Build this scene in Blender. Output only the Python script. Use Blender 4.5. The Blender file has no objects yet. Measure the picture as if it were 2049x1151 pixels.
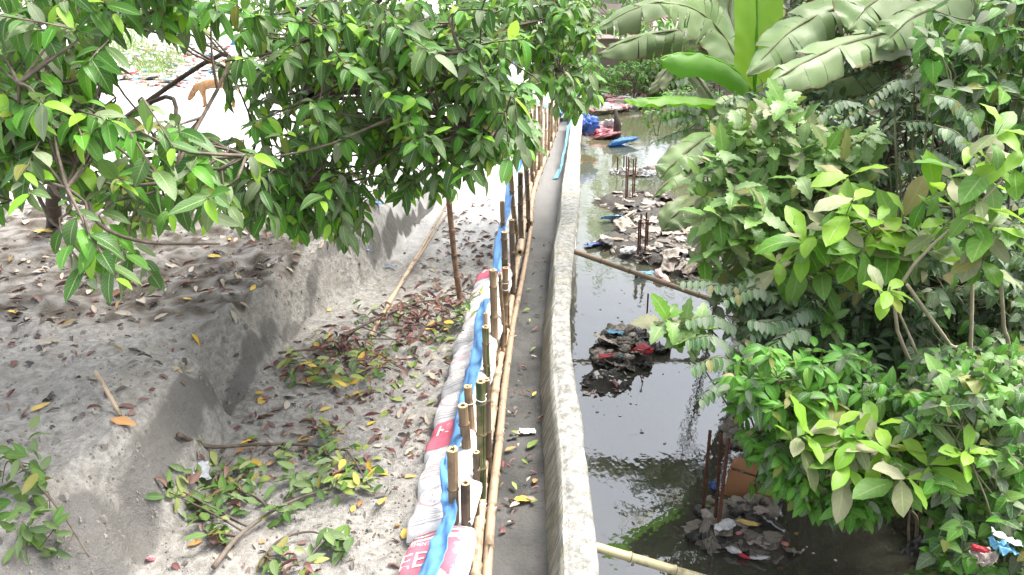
import bpy, bmesh, math, random
import numpy as np
from mathutils import Vector, Matrix, noise as mnoise

random.seed(11)
rng = np.random.default_rng(11)
sc = bpy.context.scene
col = sc.collection
R = math.radians

# ---------------------------------------------------------------- camera
CAM_H, PITCH, FPX = 2.8, R(21.6), 1490.0
cd = bpy.data.cameras.new('camera')
cam = bpy.data.objects.new('camera', cd)
col.objects.link(cam)
cam.location = (0, 0, CAM_H)
cam.rotation_euler = (R(90) - PITCH, 0, 0)
cd.sensor_width = 36.0
cd.lens = FPX / 2049.0 * 36.0
cd.clip_start, cd.clip_end = 0.05, 600
sc.camera = cam

# ---------------------------------------------------------------- sky and sun
SUN_EL, SUN_AZ = R(62), R(70)          # azimuth measured from +Y towards +X
w = bpy.data.worlds.new('World')
sc.world = w
w.use_nodes = True
nt = w.node_tree
nt.nodes.clear()
sky = nt.nodes.new('ShaderNodeTexSky')
sky.sky_type = 'NISHITA'
sky.sun_disc = False
sky.sun_elevation = SUN_EL
sky.sun_rotation = SUN_AZ
sky.air_density, sky.dust_density, sky.ozone_density = 1.0, 4.0, 1.0
hs = nt.nodes.new('ShaderNodeHueSaturation')
hs.inputs['Saturation'].default_value = 0.38
bg = nt.nodes.new('ShaderNodeBackground')
bg.inputs['Strength'].default_value = 0.15
wo = nt.nodes.new('ShaderNodeOutputWorld')
nt.links.new(sky.outputs[0], hs.inputs['Color'])
nt.links.new(hs.outputs[0], bg.inputs['Color'])
nt.links.new(bg.outputs[0], wo.inputs['Surface'])
sl = bpy.data.lights.new('sun', 'SUN')
sl.energy, sl.angle, sl.color = 1.9, R(28), (1.0, 0.965, 0.91)
so = bpy.data.objects.new('sun', sl)
col.objects.link(so)
sdir = Vector((math.sin(SUN_AZ) * math.cos(SUN_EL), math.cos(SUN_AZ) * math.cos(SUN_EL), math.sin(SUN_EL)))
so.rotation_euler = sdir.to_track_quat('Z', 'Y').to_euler()
so.location = sdir * 40
vs = sc.view_settings
vs.view_transform, vs.look, vs.gamma, vs.use_curve_mapping = 'Standard', 'None', 1.0, False
vs.exposure = 1.86

# ---------------------------------------------------------------- geometry helpers
CP, SP = math.cos(PITCH), math.sin(PITCH)
CAMP = Vector((0, 0, CAM_H))
def ray(px, py):
    cx, cy = (px - 1024.5) / FPX, (575.5 - py) / FPX
    return Vector((cx, CP + cy * SP, cy * CP - SP))
def D(px, py, d):                      # point at axial depth d
    return CAMP + ray(px, py) * d
def G(px, py, z):                      # point on the level z
    r = ray(px, py)
    return CAMP + r * ((z - CAM_H) / r.z)
def PY(px, py, y):                     # point on the vertical plane at world Y
    r = ray(px, py)
    return CAMP + r * (y / r.y)
def depth_of(P):                       # arrays: axial depth and pixel
    P = np.asarray(P, float)
    q = P - np.array([0, 0, CAM_H])
    d = q[..., 1] * CP - q[..., 2] * SP
    u = q[..., 1] * SP + q[..., 2] * CP
    dd = np.maximum(d, 1e-3)
    return d, 1024.5 + q[..., 0] / dd * FPX, 575.5 - u / dd * FPX

def _hash(ix, iy, s):
    n = (ix.astype(np.int64) * 374761393 + iy.astype(np.int64) * 668265263 + s * 974634777) & 0xffffffff
    n = ((n ^ (n >> 13)) * 1274126177) & 0xffffffff
    return ((n ^ (n >> 16)) & 0xffff) / 65535.0
def vnoise(x, y, s=0):
    x, y = np.asarray(x, float), np.asarray(y, float)
    ix, iy = np.floor(x), np.floor(y)
    fx, fy = x - ix, y - iy
    fx, fy = fx * fx * (3 - 2 * fx), fy * fy * (3 - 2 * fy)
    a, b = _hash(ix, iy, s), _hash(ix + 1, iy, s)
    c, d = _hash(ix, iy + 1, s), _hash(ix + 1, iy + 1, s)
    return (a + (b - a) * fx) * (1 - fy) + (c + (d - c) * fx) * fy
def fbm(x, y, s=0, o=4):
    t, a, n = 0, 0.5, 0
    for i in range(o):
        t = t + a * vnoise(np.asarray(x) * 2**i, np.asarray(y) * 2**i, s + i)
        n += a
        a *= 0.5
    return t / n - 0.5
def sst(a, b, x):
    t = np.clip((np.asarray(x, float) - a) / (b - a), 0, 1)
    return t * t * (3 - 2 * t)

def new_mesh(name, V, Q, UV=None, mats=(), midx=None, smooth=True, tris=None):
    """V (n,3), Q (m,4) quads and optional tris (k,3); UV per vertex"""
    V = np.asarray(V, np.float32)
    Q = np.asarray(Q, np.int32).reshape(-1, 4)
    T = np.zeros((0, 3), np.int32) if tris is None else np.asarray(tris, np.int32).reshape(-1, 3)
    me = bpy.data.meshes.new(name)
    me.vertices.add(len(V))
    me.vertices.foreach_set('co', V.ravel())
    loops = np.concatenate([Q.ravel(), T.ravel()])
    me.loops.add(len(loops))
    me.loops.foreach_set('vertex_index', loops)
    npoly = len(Q) + len(T)
    me.polygons.add(npoly)
    ls = np.concatenate([np.arange(len(Q)) * 4, len(Q) * 4 + np.arange(len(T)) * 3]).astype(np.int32)
    me.polygons.foreach_set('loop_start', ls)
    if UV is not None:
        uv = me.uv_layers.new(name='UVMap')
        uv.data.foreach_set('uv', np.asarray(UV, np.float32)[loops].ravel())
    for m in mats:
        me.materials.append(m)
    if midx is not None:
        me.polygons.foreach_set('material_index', np.asarray(midx, np.int32))
    me.polygons.foreach_set('use_smooth', np.full(npoly, smooth, bool))
    me.update(calc_edges=True)
    me.validate()
    return me

def obj(name, mesh, parent=None, M=None):
    o = bpy.data.objects.new(name, mesh)
    col.objects.link(o)
    if parent is not None:
        o.parent = parent
        b = parent
        inv = Matrix.Identity(4)
        chain = []
        while b is not None:
            chain.append(b)
            b = b.parent
        W = Matrix.Identity(4)
        for c in reversed(chain):
            W = W @ c.matrix_parent_inverse @ c.matrix_basis
        o.matrix_parent_inverse = W.inverted()
    if M is not None:
        o.matrix_basis = M
    return o
def tag(o, label=None, cat=None, group=None, kind=None):
    if label: o['label'] = label
    if cat: o['category'] = cat
    if group: o['group'] = group
    if kind: o['kind'] = kind
    return o
def thing(name, label, cat, loc, group=None):
    o = bpy.data.objects.new(name, None)
    col.objects.link(o)
    o.empty_display_size = 0.1
    o.matrix_basis = Matrix.Translation(Vector(loc))
    return tag(o, label, cat, group)

class MB:                              # collects vertices and quads
    def __init__(s): s.V, s.Q, s.U, s.M, s.n = [], [], [], [], 0
    def add(s, V, Q, U=None, m=0):
        V = np.asarray(V, float)
        Q = np.asarray(Q, int).reshape(-1, 4)
        s.V.append(V); s.Q.append(Q + s.n); s.n += len(V)
        s.U.append(np.zeros((len(V), 2)) if U is None else np.asarray(U, float))
        s.M.append(np.full(len(Q), m))
    def mesh(s, name, mats, smooth=True):
        if not s.V: return None
        return new_mesh(name, np.concatenate(s.V), np.concatenate(s.Q), np.concatenate(s.U), mats, np.concatenate(s.M), smooth)

def catmull(P, n):
    P = [np.array(p, float) for p in P]
    P = [2 * P[0] - P[1]] + P + [2 * P[-1] - P[-2]]
    out = []
    segs = len(P) - 3
    for k in range(n + 1):
        t = k / n * segs
        i = min(int(t), segs - 1)
        f = t - i
        a, b, c, d = P[i], P[i + 1], P[i + 2], P[i + 3]
        out.append(0.5 * (2 * b + (c - a) * f + (2 * a - 5 * b + 4 * c - d) * f * f + (3 * b - a - 3 * c + d) * f**3))
    return np.array(out)

def tube(path, rad, sides=6, caps=True, uvlen=None):
    P = np.asarray(path, float)
    n = len(P)
    rad = np.broadcast_to(np.asarray(rad, float), (n,)).copy()
    if caps:
        P = np.vstack([P[0], P, P[-1]])
        rad = np.concatenate([[1e-4], rad, [1e-4]])
        n += 2
    T = np.gradient(P, axis=0)
    if caps: T[0], T[-1] = T[2], T[-3]; T[1], T[-2] = T[2], T[-3]
    T /= np.maximum(np.linalg.norm(T, axis=1, keepdims=True), 1e-9)
    ref = np.array([0, 0, 1.0]) if abs(T[:, 2]).mean() < 0.8 else np.array([1.0, 0, 0])
    A = np.cross(T, ref); A /= np.maximum(np.linalg.norm(A, axis=1, keepdims=True), 1e-9)
    B = np.cross(T, A)
    th = np.arange(sides) / sides * 2 * math.pi
    V = P[:, None, :] + rad[:, None, None] * (np.cos(th)[None, :, None] * A[:, None, :] + np.sin(th)[None, :, None] * B[:, None, :])
    idx = np.arange(n * sides).reshape(n, sides)
    Q = np.stack([idx[:-1], np.roll(idx, -1, 1)[:-1], np.roll(idx, -1, 1)[1:], idx[1:]], -1).reshape(-1, 4)
    s = np.concatenate([[0], np.cumsum(np.linalg.norm(np.diff(P, axis=0), axis=1))])
    U = np.stack([np.broadcast_to(th / 6.283, (n, sides)), np.broadcast_to(s[:, None], (n, sides))], -1).reshape(-1, 2)
    return V.reshape(-1, 3), Q, U

def grid_quads(nx, ny):
    i = np.arange(nx * ny).reshape(ny, nx)
    return np.stack([i[:-1, :-1], i[:-1, 1:], i[1:, 1:], i[1:, :-1]], -1).reshape(-1, 4)

# ---------------------------------------------------------------- materials
class NT:
    def __init__(s, name):
        s.m = bpy.data.materials.new(name)
        s.m.use_nodes = True
        s.t = s.m.node_tree
        s.t.nodes.clear()
        s.out = s.t.nodes.new('ShaderNodeOutputMaterial')
    def n(s, typ, **kw):
        nd = s.t.nodes.new(typ)
        for k, v in kw.items(): setattr(nd, k, v)
        return nd
    def set(s, sock, v):
        if hasattr(v, 'is_linked') or isinstance(v, bpy.types.NodeSocket): s.t.links.new(v, sock)
        else: sock.default_value = v
    def math(s, op, a, b=0.0, clamp=False):
        nd = s.n('ShaderNodeMath', operation=op, use_clamp=clamp)
        s.set(nd.inputs[0], a); s.set(nd.inputs[1], b)
        return nd.outputs[0]
    def mix(s, f, a, b, blend='MIX'):
        nd = s.n('ShaderNodeMix', data_type='RGBA', blend_type=blend)
        s.set(nd.inputs[0], f)
        for sk, v in ((nd.inputs[6], a), (nd.inputs[7], b)):
            s.set(sk, (*v, 1) if isinstance(v, tuple) and len(v) == 3 else v)
        return nd.outputs[2]
    def noise(s, vec, scale, detail=3, rough=0.55):
        nd = s.n('ShaderNodeTexNoise')
        if vec is not None: s.set(nd.inputs['Vector'], vec)
        nd.inputs['Scale'].default_value = scale
        nd.inputs['Detail'].default_value = detail
        nd.inputs['Roughness'].default_value = rough
        return nd.outputs['Fac']
    def ramp(s, f, a, b):
        nd = s.n('ShaderNodeMapRange', interpolation_type='SMOOTHSTEP')
        s.set(nd.inputs[0], f)
        nd.inputs[1].default_value, nd.inputs[2].default_value = a, b
        return nd.outputs[0]
    def bump(s, h, strength, dist):
        nd = s.n('ShaderNodeBump')
        s.set(nd.inputs['Height'], h)
        nd.inputs['Strength'].default_value, nd.inputs['Distance'].default_value = strength, dist
        return nd.outputs[0]
    def bsdf(s, colr, rough=0.8, spec=0.3, normal=None, **kw):
        p = s.n('ShaderNodeBsdfPrincipled')
        s.set(p.inputs['Base Color'], (*colr, 1) if isinstance(colr, tuple) and len(colr) == 3 else colr)
        s.set(p.inputs['Roughness'], rough)
        p.inputs['Specular IOR Level'].default_value = spec
        if normal is not None: s.set(p.inputs['Normal'], normal)
        for k, v in kw.items(): s.set(p.inputs[k], v)
        return p
    def done(s, sh):
        s.t.links.new(sh if isinstance(sh, bpy.types.NodeSocket) else sh.outputs[0], s.out.inputs['Surface'])
        return s.m
    def rnd(s):
        a = s.n('ShaderNodeObjectInfo').outputs['Random']
        b = s.n('ShaderNodeNewGeometry').outputs['Random Per Island']
        return s.math('FRACT', s.math('ADD', a, b))
    def obj(s): return s.n('ShaderNodeTexCoord').outputs['Object']
    def pos(s): return s.n('ShaderNodeNewGeometry').outputs['Position']

def leaf_material(name, c1, c2, dust=(0.30, 0.31, 0.24), dustf=0.5, under=(0.20, 0.26, 0.12), trans=0.3, tcol=None, veins=9.0, rough=0.42, veinc=(0.30, 0.42, 0.14), spec=0.28, edge=0.0):
    t = NT(name)
    r = t.rnd()
    uv = t.n('ShaderNodeUVMap').outputs[0]
    sp = t.n('ShaderNodeSeparateXYZ'); t.set(sp.inputs[0], uv)
    u, v = sp.outputs[0], sp.outputs[1]
    a = t.math('ABSOLUTE', t.math('SUBTRACT', u, 0.5))
    mid = t.math('SUBTRACT', 1.0, t.ramp(a, 0.015, 0.05))
    fr = t.math('FRACT', t.math('SUBTRACT', t.math('MULTIPLY', v, veins), t.math('MULTIPLY', a, veins * 0.45)))
    lat = t.math('SUBTRACT', 1.0, t.ramp(t.math('ABSOLUTE', t.math('SUBTRACT', fr, 0.5)), 0.03, 0.16))
    vein = t.math('MAXIMUM', t.math('MULTIPLY', mid, 0.75), t.math('MULTIPLY', lat, 0.22))
    r2 = t.math('FRACT', t.math('MULTIPLY', r, 7.31))
    c = t.mix(r, c1, c2)
    nz = t.noise(t.pos(), 9.0, 4)
    nz2 = t.noise(t.pos(), 70.0, 2)
    df = t.math('MULTIPLY', t.ramp(t.math('ADD', t.math('ADD', t.math('MULTIPLY', nz, 0.7), t.math('MULTIPLY', nz2, 0.25)), t.math('MULTIPLY', r2, 0.75)), 0.55, 1.25), dustf)
    c = t.mix(vein, c, veinc)
    c = t.mix(df, c, dust)
    back = t.n('ShaderNodeNewGeometry').outputs['Backfacing']
    c = t.mix(back, c, t.mix(0.5, under, c))
    # small brown blemishes
    bl = t.ramp(t.noise(t.pos(), 33.0, 2), 0.70, 0.78)
    c = t.mix(t.math('MULTIPLY', bl, 0.5), c, (0.10, 0.07, 0.03))
    old = t.math('GREATER_THAN', t.math('FRACT', t.math('MULTIPLY', r, 13.7)), 0.955)
    c = t.mix(t.math('MULTIPLY', old, 0.0 if edge else 0.5), c, (0.30, 0.22, 0.06))
    if edge:
        e = t.ramp(t.math('ADD', a, t.math('MULTIPLY', t.math('SUBTRACT', t.noise(t.pos(), 14.0, 3), 0.5), 0.12)), 0.455, 0.49)
        c = t.mix(t.math('MULTIPLY', e, edge), c, (0.20, 0.13, 0.06))
    h = t.math('SUBTRACT', t.math('MULTIPLY', nz2, 0.25), t.math('MULTIPLY', vein, 0.8))
    b = t.bsdf(c, t.math('ADD', t.math('MULTIPLY', df, 0.4), rough), spec, t.bump(h, 0.35, 0.004))
    tr = t.n('ShaderNodeBsdfTranslucent')
    t.set(tr.inputs[0], t.mix(0.5, c, (*(tcol or (0.25, 0.5, 0.05)), 1)[:3]))
    mx = t.n('ShaderNodeMixShader')
    mx.inputs[0].default_value = trans
    t.t.links.new(b.outputs[0], mx.inputs[1]); t.t.links.new(tr.outputs[0], mx.inputs[2])
    return t.done(mx)

def simple(name, c1, c2=None, scale=6.0, rough=0.8, spec=0.3, bump=0.3, bdist=0.01, trans=0.0):
    t = NT(name)
    p = t.obj()
    n = t.noise(p, scale, 5)
    r = t.rnd()
    c = t.mix(t.ramp(t.math('ADD', n, t.math('MULTIPLY', t.math('SUBTRACT', r, 0.5), 0.3)), 0.3, 0.7), c1, c2 or tuple(x * 0.6 for x in c1))
    b = t.bsdf(c, rough, spec, t.bump(t.noise(p, scale * 5, 4), bump, bdist))
    if trans:
        tr = t.n('ShaderNodeBsdfTranslucent'); t.set(tr.inputs[0], c)
        mx = t.n('ShaderNodeMixShader'); mx.inputs[0].default_value = trans
        t.t.links.new(b.outputs[0], mx.inputs[1]); t.t.links.new(tr.outputs[0], mx.inputs[2])
        return t.done(mx)
    return t.done(b)

M = {}
# left tree leaves
M['fic_dark'] = leaf_material('leaf_dark', (0.018, 0.078, 0.008), (0.040, 0.125, 0.014), dustf=0.14, trans=0.18)
M['fic_dust'] = leaf_material('leaf_dusty', (0.07, 0.14, 0.035), (0.13, 0.19, 0.07), dustf=0.5, trans=0.18)
M['fic_mid'] = leaf_material('leaf_mid', (0.045, 0.19, 0.012), (0.09, 0.28, 0.02), dustf=0.12, trans=0.3)
M['fic_young'] = leaf_material('leaf_young', (0.20, 0.46, 0.03), (0.32, 0.56, 0.05), dustf=0.08, trans=0.45, tcol=(0.45, 0.8, 0.04))
# right bank
M['br_dust'] = leaf_material('broad_dusty', (0.11, 0.17, 0.055), (0.20, 0.22, 0.10), dustf=0.65, trans=0.22, dust=(0.36, 0.32, 0.23), veins=7)
M['br_mid'] = leaf_material('broad_green', (0.07, 0.21, 0.016), (0.14, 0.30, 0.032), dustf=0.2, trans=0.3, veins=7)
M['br_young'] = leaf_material('broad_young', (0.17, 0.37, 0.025), (0.27, 0.46, 0.04), dustf=0.1, trans=0.4, tcol=(0.5, 0.8, 0.05), veins=7)
M['lob'] = leaf_material('lobed_green', (0.08, 0.20, 0.035), (0.17, 0.31, 0.075), dustf=0.3, trans=0.22, rough=0.34, veins=7, dust=(0.38, 0.39, 0.28))
M['sm'] = leaf_material('small_green', (0.045, 0.19, 0.012), (0.10, 0.31, 0.025), dustf=0.12, trans=0.3, veins=6)
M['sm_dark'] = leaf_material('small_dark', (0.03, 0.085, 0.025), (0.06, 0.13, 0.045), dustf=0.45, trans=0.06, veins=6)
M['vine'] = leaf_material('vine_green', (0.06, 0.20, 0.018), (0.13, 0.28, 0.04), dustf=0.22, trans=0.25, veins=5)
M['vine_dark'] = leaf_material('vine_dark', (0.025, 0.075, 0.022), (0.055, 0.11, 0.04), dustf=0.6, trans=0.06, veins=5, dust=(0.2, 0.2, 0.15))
M['pin'] = leaf_material('leaflet', (0.045, 0.11, 0.045), (0.08, 0.15, 0.06), dustf=0.6, trans=0.2, veins=5, dust=(0.28, 0.30, 0.25))
M['ban_dust'] = leaf_material('banana_dusty', (0.11, 0.23, 0.05), (0.19, 0.30, 0.09), dustf=0.42, trans=0.08, veins=42, dust=(0.33, 0.34, 0.25), rough=0.34, edge=0.8)
M['ban_dark'] = leaf_material('banana_dark', (0.06, 0.12, 0.035), (0.10, 0.15, 0.055), dustf=0.5, trans=0.05, veins=42, dust=(0.25, 0.25, 0.19), edge=0.9)
M['ban_mid'] = leaf_material('banana_green', (0.12, 0.38, 0.02), (0.18, 0.44, 0.03), dustf=0.08, trans=0.45, veins=42, tcol=(0.35, 0.8, 0.02))
M['ban_young'] = leaf_material('banana_new', (0.26, 0.55, 0.02), (0.30, 0.58, 0.03), dustf=0.03, trans=0.5, veins=48, tcol=(0.5, 0.9, 0.02), veinc=(0.2, 0.42, 0.02))
M['ban_dead'] = leaf_material('banana_dead', (0.20, 0.15, 0.11), (0.26, 0.20, 0.15), dustf=0.5, trans=0.1, veins=42, veinc=(0.15, 0.1, 0.07))
# fallen leaves
def dry(name, a, b): return leaf_material(name, a, b, dustf=0.25, trans=0.08, veinc=tuple(x * 1.3 for x in b), under=tuple(x * 1.2 for x in b), tcol=b, dust=(0.35, 0.33, 0.30), rough=0.6)
M['f_yel'] = dry('fallen_yellow', (0.55, 0.36, 0.03), (0.62, 0.42, 0.06))
M['f_brn'] = dry('fallen_brown', (0.12, 0.06, 0.045), (0.22, 0.11, 0.08))
M['f_mar'] = dry('fallen_maroon', (0.11, 0.035, 0.035), (0.19, 0.075, 0.065))
M['f_drk'] = dry('fallen_dark', (0.05, 0.04, 0.035), (0.10, 0.08, 0.065))
M['f_grn'] = dry('fallen_green', (0.12, 0.19, 0.035), (0.27, 0.31, 0.075))
M['f_wilt'] = dry('wilted_green', (0.045, 0.115, 0.018), (0.11, 0.185, 0.035))
M['f_pale'] = dry('fallen_pale', (0.33, 0.27, 0.20), (0.42, 0.36, 0.29))
M['f_org'] = dry('fallen_orange', (0.40, 0.19, 0.05), (0.45, 0.24, 0.09))
# woods
M['bark'] = simple('bark', (0.14, 0.11, 0.085), (0.07, 0.055, 0.045), 12, 0.9, 0.2, 0.6, 0.01)
M['twig'] = simple('twig', (0.17, 0.14, 0.11), (0.09, 0.07, 0.055), 20, 0.85, 0.2)
M['stem'] = simple('green_stem', (0.17, 0.18, 0.09), (0.10, 0.10, 0.05), 20, 0.7, 0.3)
M['palestem'] = simple('pale_stem', (0.34, 0.29, 0.20), (0.20, 0.18, 0.11), 15, 0.75, 0.3)
M['pseudo'] = simple('banana_stem', (0.16, 0.13, 0.08), (0.07, 0.05, 0.035), 9, 0.8, 0.3)
def bamboo(name, a, b, green=0.0):
    t = NT(name)
    uv = t.n('ShaderNodeUVMap').outputs[0]
    mp = t.n('ShaderNodeMapping'); t.set(mp.inputs['Vector'], uv); mp.inputs['Scale'].default_value = (26, 2.2, 1)
    st = t.noise(mp.outputs[0], 1.0, 4)
    n = t.noise(t.pos(), 9, 5)
    c = t.mix(t.ramp(st, 0.3, 0.7), a, b)
    c = t.mix(t.math('MULTIPLY', t.ramp(n, 0.52, 0.68), 0.75), c, tuple(x * 0.35 for x in b))
    if green: c = t.mix(t.ramp(st, 0.50, 0.56), (0.035, 0.06, 0.02), c)
    return t.done(t.bsdf(c, 0.5, 0.35, t.bump(st, 0.35, 0.004)))
M['bam_pale'] = bamboo('bamboo_pale', (0.50, 0.38, 0.26), (0.36, 0.26, 0.17))
M['bam_rail'] = bamboo('bamboo_rail', (0.42, 0.31, 0.215), (0.29, 0.205, 0.135))
M['bam_brown'] = bamboo('bamboo_brown', (0.33, 0.23, 0.135), (0.18, 0.12, 0.07))
M['bam_dark'] = bamboo('bamboo_dark', (0.15, 0.11, 0.075), (0.09, 0.065, 0.045))
M['bam_green'] = bamboo('bamboo_green', (0.33, 0.26, 0.12), (0.20, 0.16, 0.07), 1.0)
M['bam_red'] = bamboo('bamboo_reddish', (0.26, 0.15, 0.09), (0.17, 0.095, 0.06))
M['bam_fresh'] = bamboo('bamboo_fresh', (0.46, 0.41, 0.25), (0.33, 0.29, 0.16))
M['bam_node'] = simple('bamboo_node', (0.17, 0.115, 0.07), (0.10, 0.065, 0.04), 30)
M['bam_cut'] = simple('bamboo_cut_face', (0.62, 0.47, 0.27), (0.40, 0.28, 0.15), 40, 0.85, 0.2)
M['bam_hole'] = simple('bamboo_inside', (0.10, 0.07, 0.045), None, 20)
M['wire'] = simple('tie_wire', (0.75, 0.74, 0.70), (0.6, 0.6, 0.58), 20, 0.5)
M['rust'] = simple('rusty_steel', (0.16, 0.065, 0.04), (0.08, 0.035, 0.025), 30, 0.85, 0.3)
# plastics and scraps
def plastic(name, c, trans=0.0, rough=0.4): return simple(name, c, tuple(x * 0.75 for x in c), 7, rough, 0.4, 0.25, 0.01, trans)
M['p_blue'] = plastic('plastic_blue', (0.20, 0.46, 0.82), 0.4)
M['p_cyan'] = plastic('plastic_cyan', (0.22, 0.55, 0.78), 0.2)
M['p_dkblue'] = plastic('plastic_dark_blue', (0.05, 0.12, 0.42))
M['p_red'] = plastic('plastic_red', (0.55, 0.04, 0.06))
M['p_pink'] = plastic('plastic_pink', (0.65, 0.28, 0.30))
M['p_white'] = plastic('plastic_white', (0.72, 0.71, 0.70))
M['p_clear'] = plastic('plastic_milky', (0.62, 0.64, 0.66), 0.3)
M['p_grey'] = simple('dirty_plastic_grey', (0.33, 0.285, 0.235), (0.15, 0.13, 0.105), 14, 0.6, 0.4)
M['p_tan'] = simple('dirty_plastic_tan', (0.50, 0.43, 0.37), (0.33, 0.27, 0.23), 12, 0.7, 0.35)
M['p_dark'] = simple('wet_black_plastic', (0.075, 0.065, 0.06), (0.03, 0.027, 0.025), 12, 0.35, 0.5)
M['p_yel'] = simple('yellow_scrap', (0.62, 0.42, 0.10), (0.6, 0.5, 0.3), 12, 0.5, 0.4)
M['p_orange'] = simple('orange_red_scrap', (0.75, 0.16, 0.08), (0.7, 0.5, 0.45), 9, 0.5, 0.4)
M['card'] = simple('brown_board', (0.36, 0.17, 0.08), (0.28, 0.125, 0.06), 5, 0.7, 0.3)
M['bag_white'] = simple('woven_sack_white', (0.74, 0.73, 0.72), (0.58, 0.56, 0.54), 5, 0.6, 0.3, 0.5, 0.012)
M['bag_red'] = simple('sack_print_red', (0.60, 0.12, 0.17), (0.52, 0.14, 0.18), 8, 0.6, 0.3)
M['bag_grey'] = simple('sack_print_grey', (0.36, 0.33, 0.33), (0.30, 0.28, 0.28), 8, 0.6, 0.3)
M['bag_rose'] = simple('sack_print_rose', (0.55, 0.33, 0.34), (0.5, 0.3, 0.3), 8, 0.6, 0.3)
M['bag_bright'] = simple('sack_print_white', (0.76, 0.75, 0.74), None, 8, 0.6, 0.3, 0, 0.01)
M['mud'] = simple('wet_mud', (0.085, 0.075, 0.06), (0.04, 0.036, 0.03), 18, 0.6, 0.4, 0.8, 0.03)
M['dogfur'] = simple('tan_fur', (0.34, 0.20, 0.10), (0.22, 0.12, 0.06), 9, 0.95, 0.1)
M['dogdark'] = simple('dark_fur', (0.06, 0.04, 0.03), None, 14, 0.9, 0.2)
M['brickred'] = simple('plaster_dusty_pink', (0.40, 0.30, 0.25), (0.30, 0.23, 0.20), 3, 0.9, 0.2)
M['tin'] = simple('weathered_tin', (0.30, 0.26, 0.24), (0.20, 0.16, 0.14), 3, 0.6, 0.4)

def ground_material():
    t = NT('ground_sand_and_soil')
    p = t.pos()
    at = t.n('ShaderNodeVertexColor', layer_name='zone')
    sp = t.n('ShaderNodeSeparateColor'); t.set(sp.inputs[0], at.outputs[0])
    damp, soil_and_shade, sunlit_sand = sp.outputs[0], sp.outputs[1], sp.outputs[2]
    n1, n2, n3 = t.noise(p, 3.0, 5), t.noise(p, 22.0, 5, 0.65), t.noise(p, 120.0, 3, 0.7)
    sand = t.mix(t.ramp(n2, 0.3, 0.72), (0.225, 0.211, 0.190), (0.42, 0.401, 0.369))
    sand = t.mix(t.math('MULTIPLY', t.ramp(n1, 0.45, 0.7), 0.4), sand, (0.33, 0.295, 0.25))
    pale = t.mix(n2, (0.52, 0.50, 0.47), (0.68, 0.665, 0.64))  # lighter far sand: sunlight beyond the tree shade, put into the colour
    c = t.mix(t.ramp(t.math('ADD', sunlit_sand, t.math('MULTIPLY', t.math('SUBTRACT', n1, 0.5), 0.6)), 0.25, 0.75), sand, pale)
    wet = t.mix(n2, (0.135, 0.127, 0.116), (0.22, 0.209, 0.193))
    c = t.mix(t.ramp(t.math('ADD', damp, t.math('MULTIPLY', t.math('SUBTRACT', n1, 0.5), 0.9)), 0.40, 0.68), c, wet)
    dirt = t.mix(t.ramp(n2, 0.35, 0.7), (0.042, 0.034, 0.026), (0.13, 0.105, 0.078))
    c = t.mix(t.ramp(t.math('ADD', soil_and_shade, t.math('MULTIPLY', t.math('SUBTRACT', t.noise(p, 5.5, 6, 0.7), 0.5), 1.3)), 0.4, 0.75), c, dirt)  # brown earth, plus the bank-top shade painted in the same colour
    c = t.mix(t.math('MULTIPLY', t.ramp(n3, 0.60, 0.72), 0.35), c, (0.08, 0.07, 0.06))
    h = t.math('ADD', t.math('MULTIPLY', n2, 0.7), t.math('MULTIPLY', n3, 0.3))
    return t.done(t.bsdf(c, 0.92, 0.2, t.bump(h, 0.9, 0.045)))
M['ground'] = ground_material()
def silt_material():
    t = NT('grey_silt')
    p = t.pos()
    n1, n2 = t.noise(p, 2.2, 5), t.noise(p, 45, 4, 0.7)
    c = t.mix(t.ramp(n1, 0.35, 0.65), (0.052, 0.051, 0.048), (0.10, 0.097, 0.091))
    c = t.mix(t.math('MULTIPLY', t.ramp(n2, 0.5, 0.75), 0.5), c, (0.035, 0.034, 0.032))
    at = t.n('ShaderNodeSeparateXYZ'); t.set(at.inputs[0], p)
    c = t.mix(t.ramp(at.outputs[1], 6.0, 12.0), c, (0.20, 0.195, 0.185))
    return t.done(t.bsdf(c, 0.9, 0.25, t.bump(n2, 0.8, 0.012)))
M['silt'] = silt_material()
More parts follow.
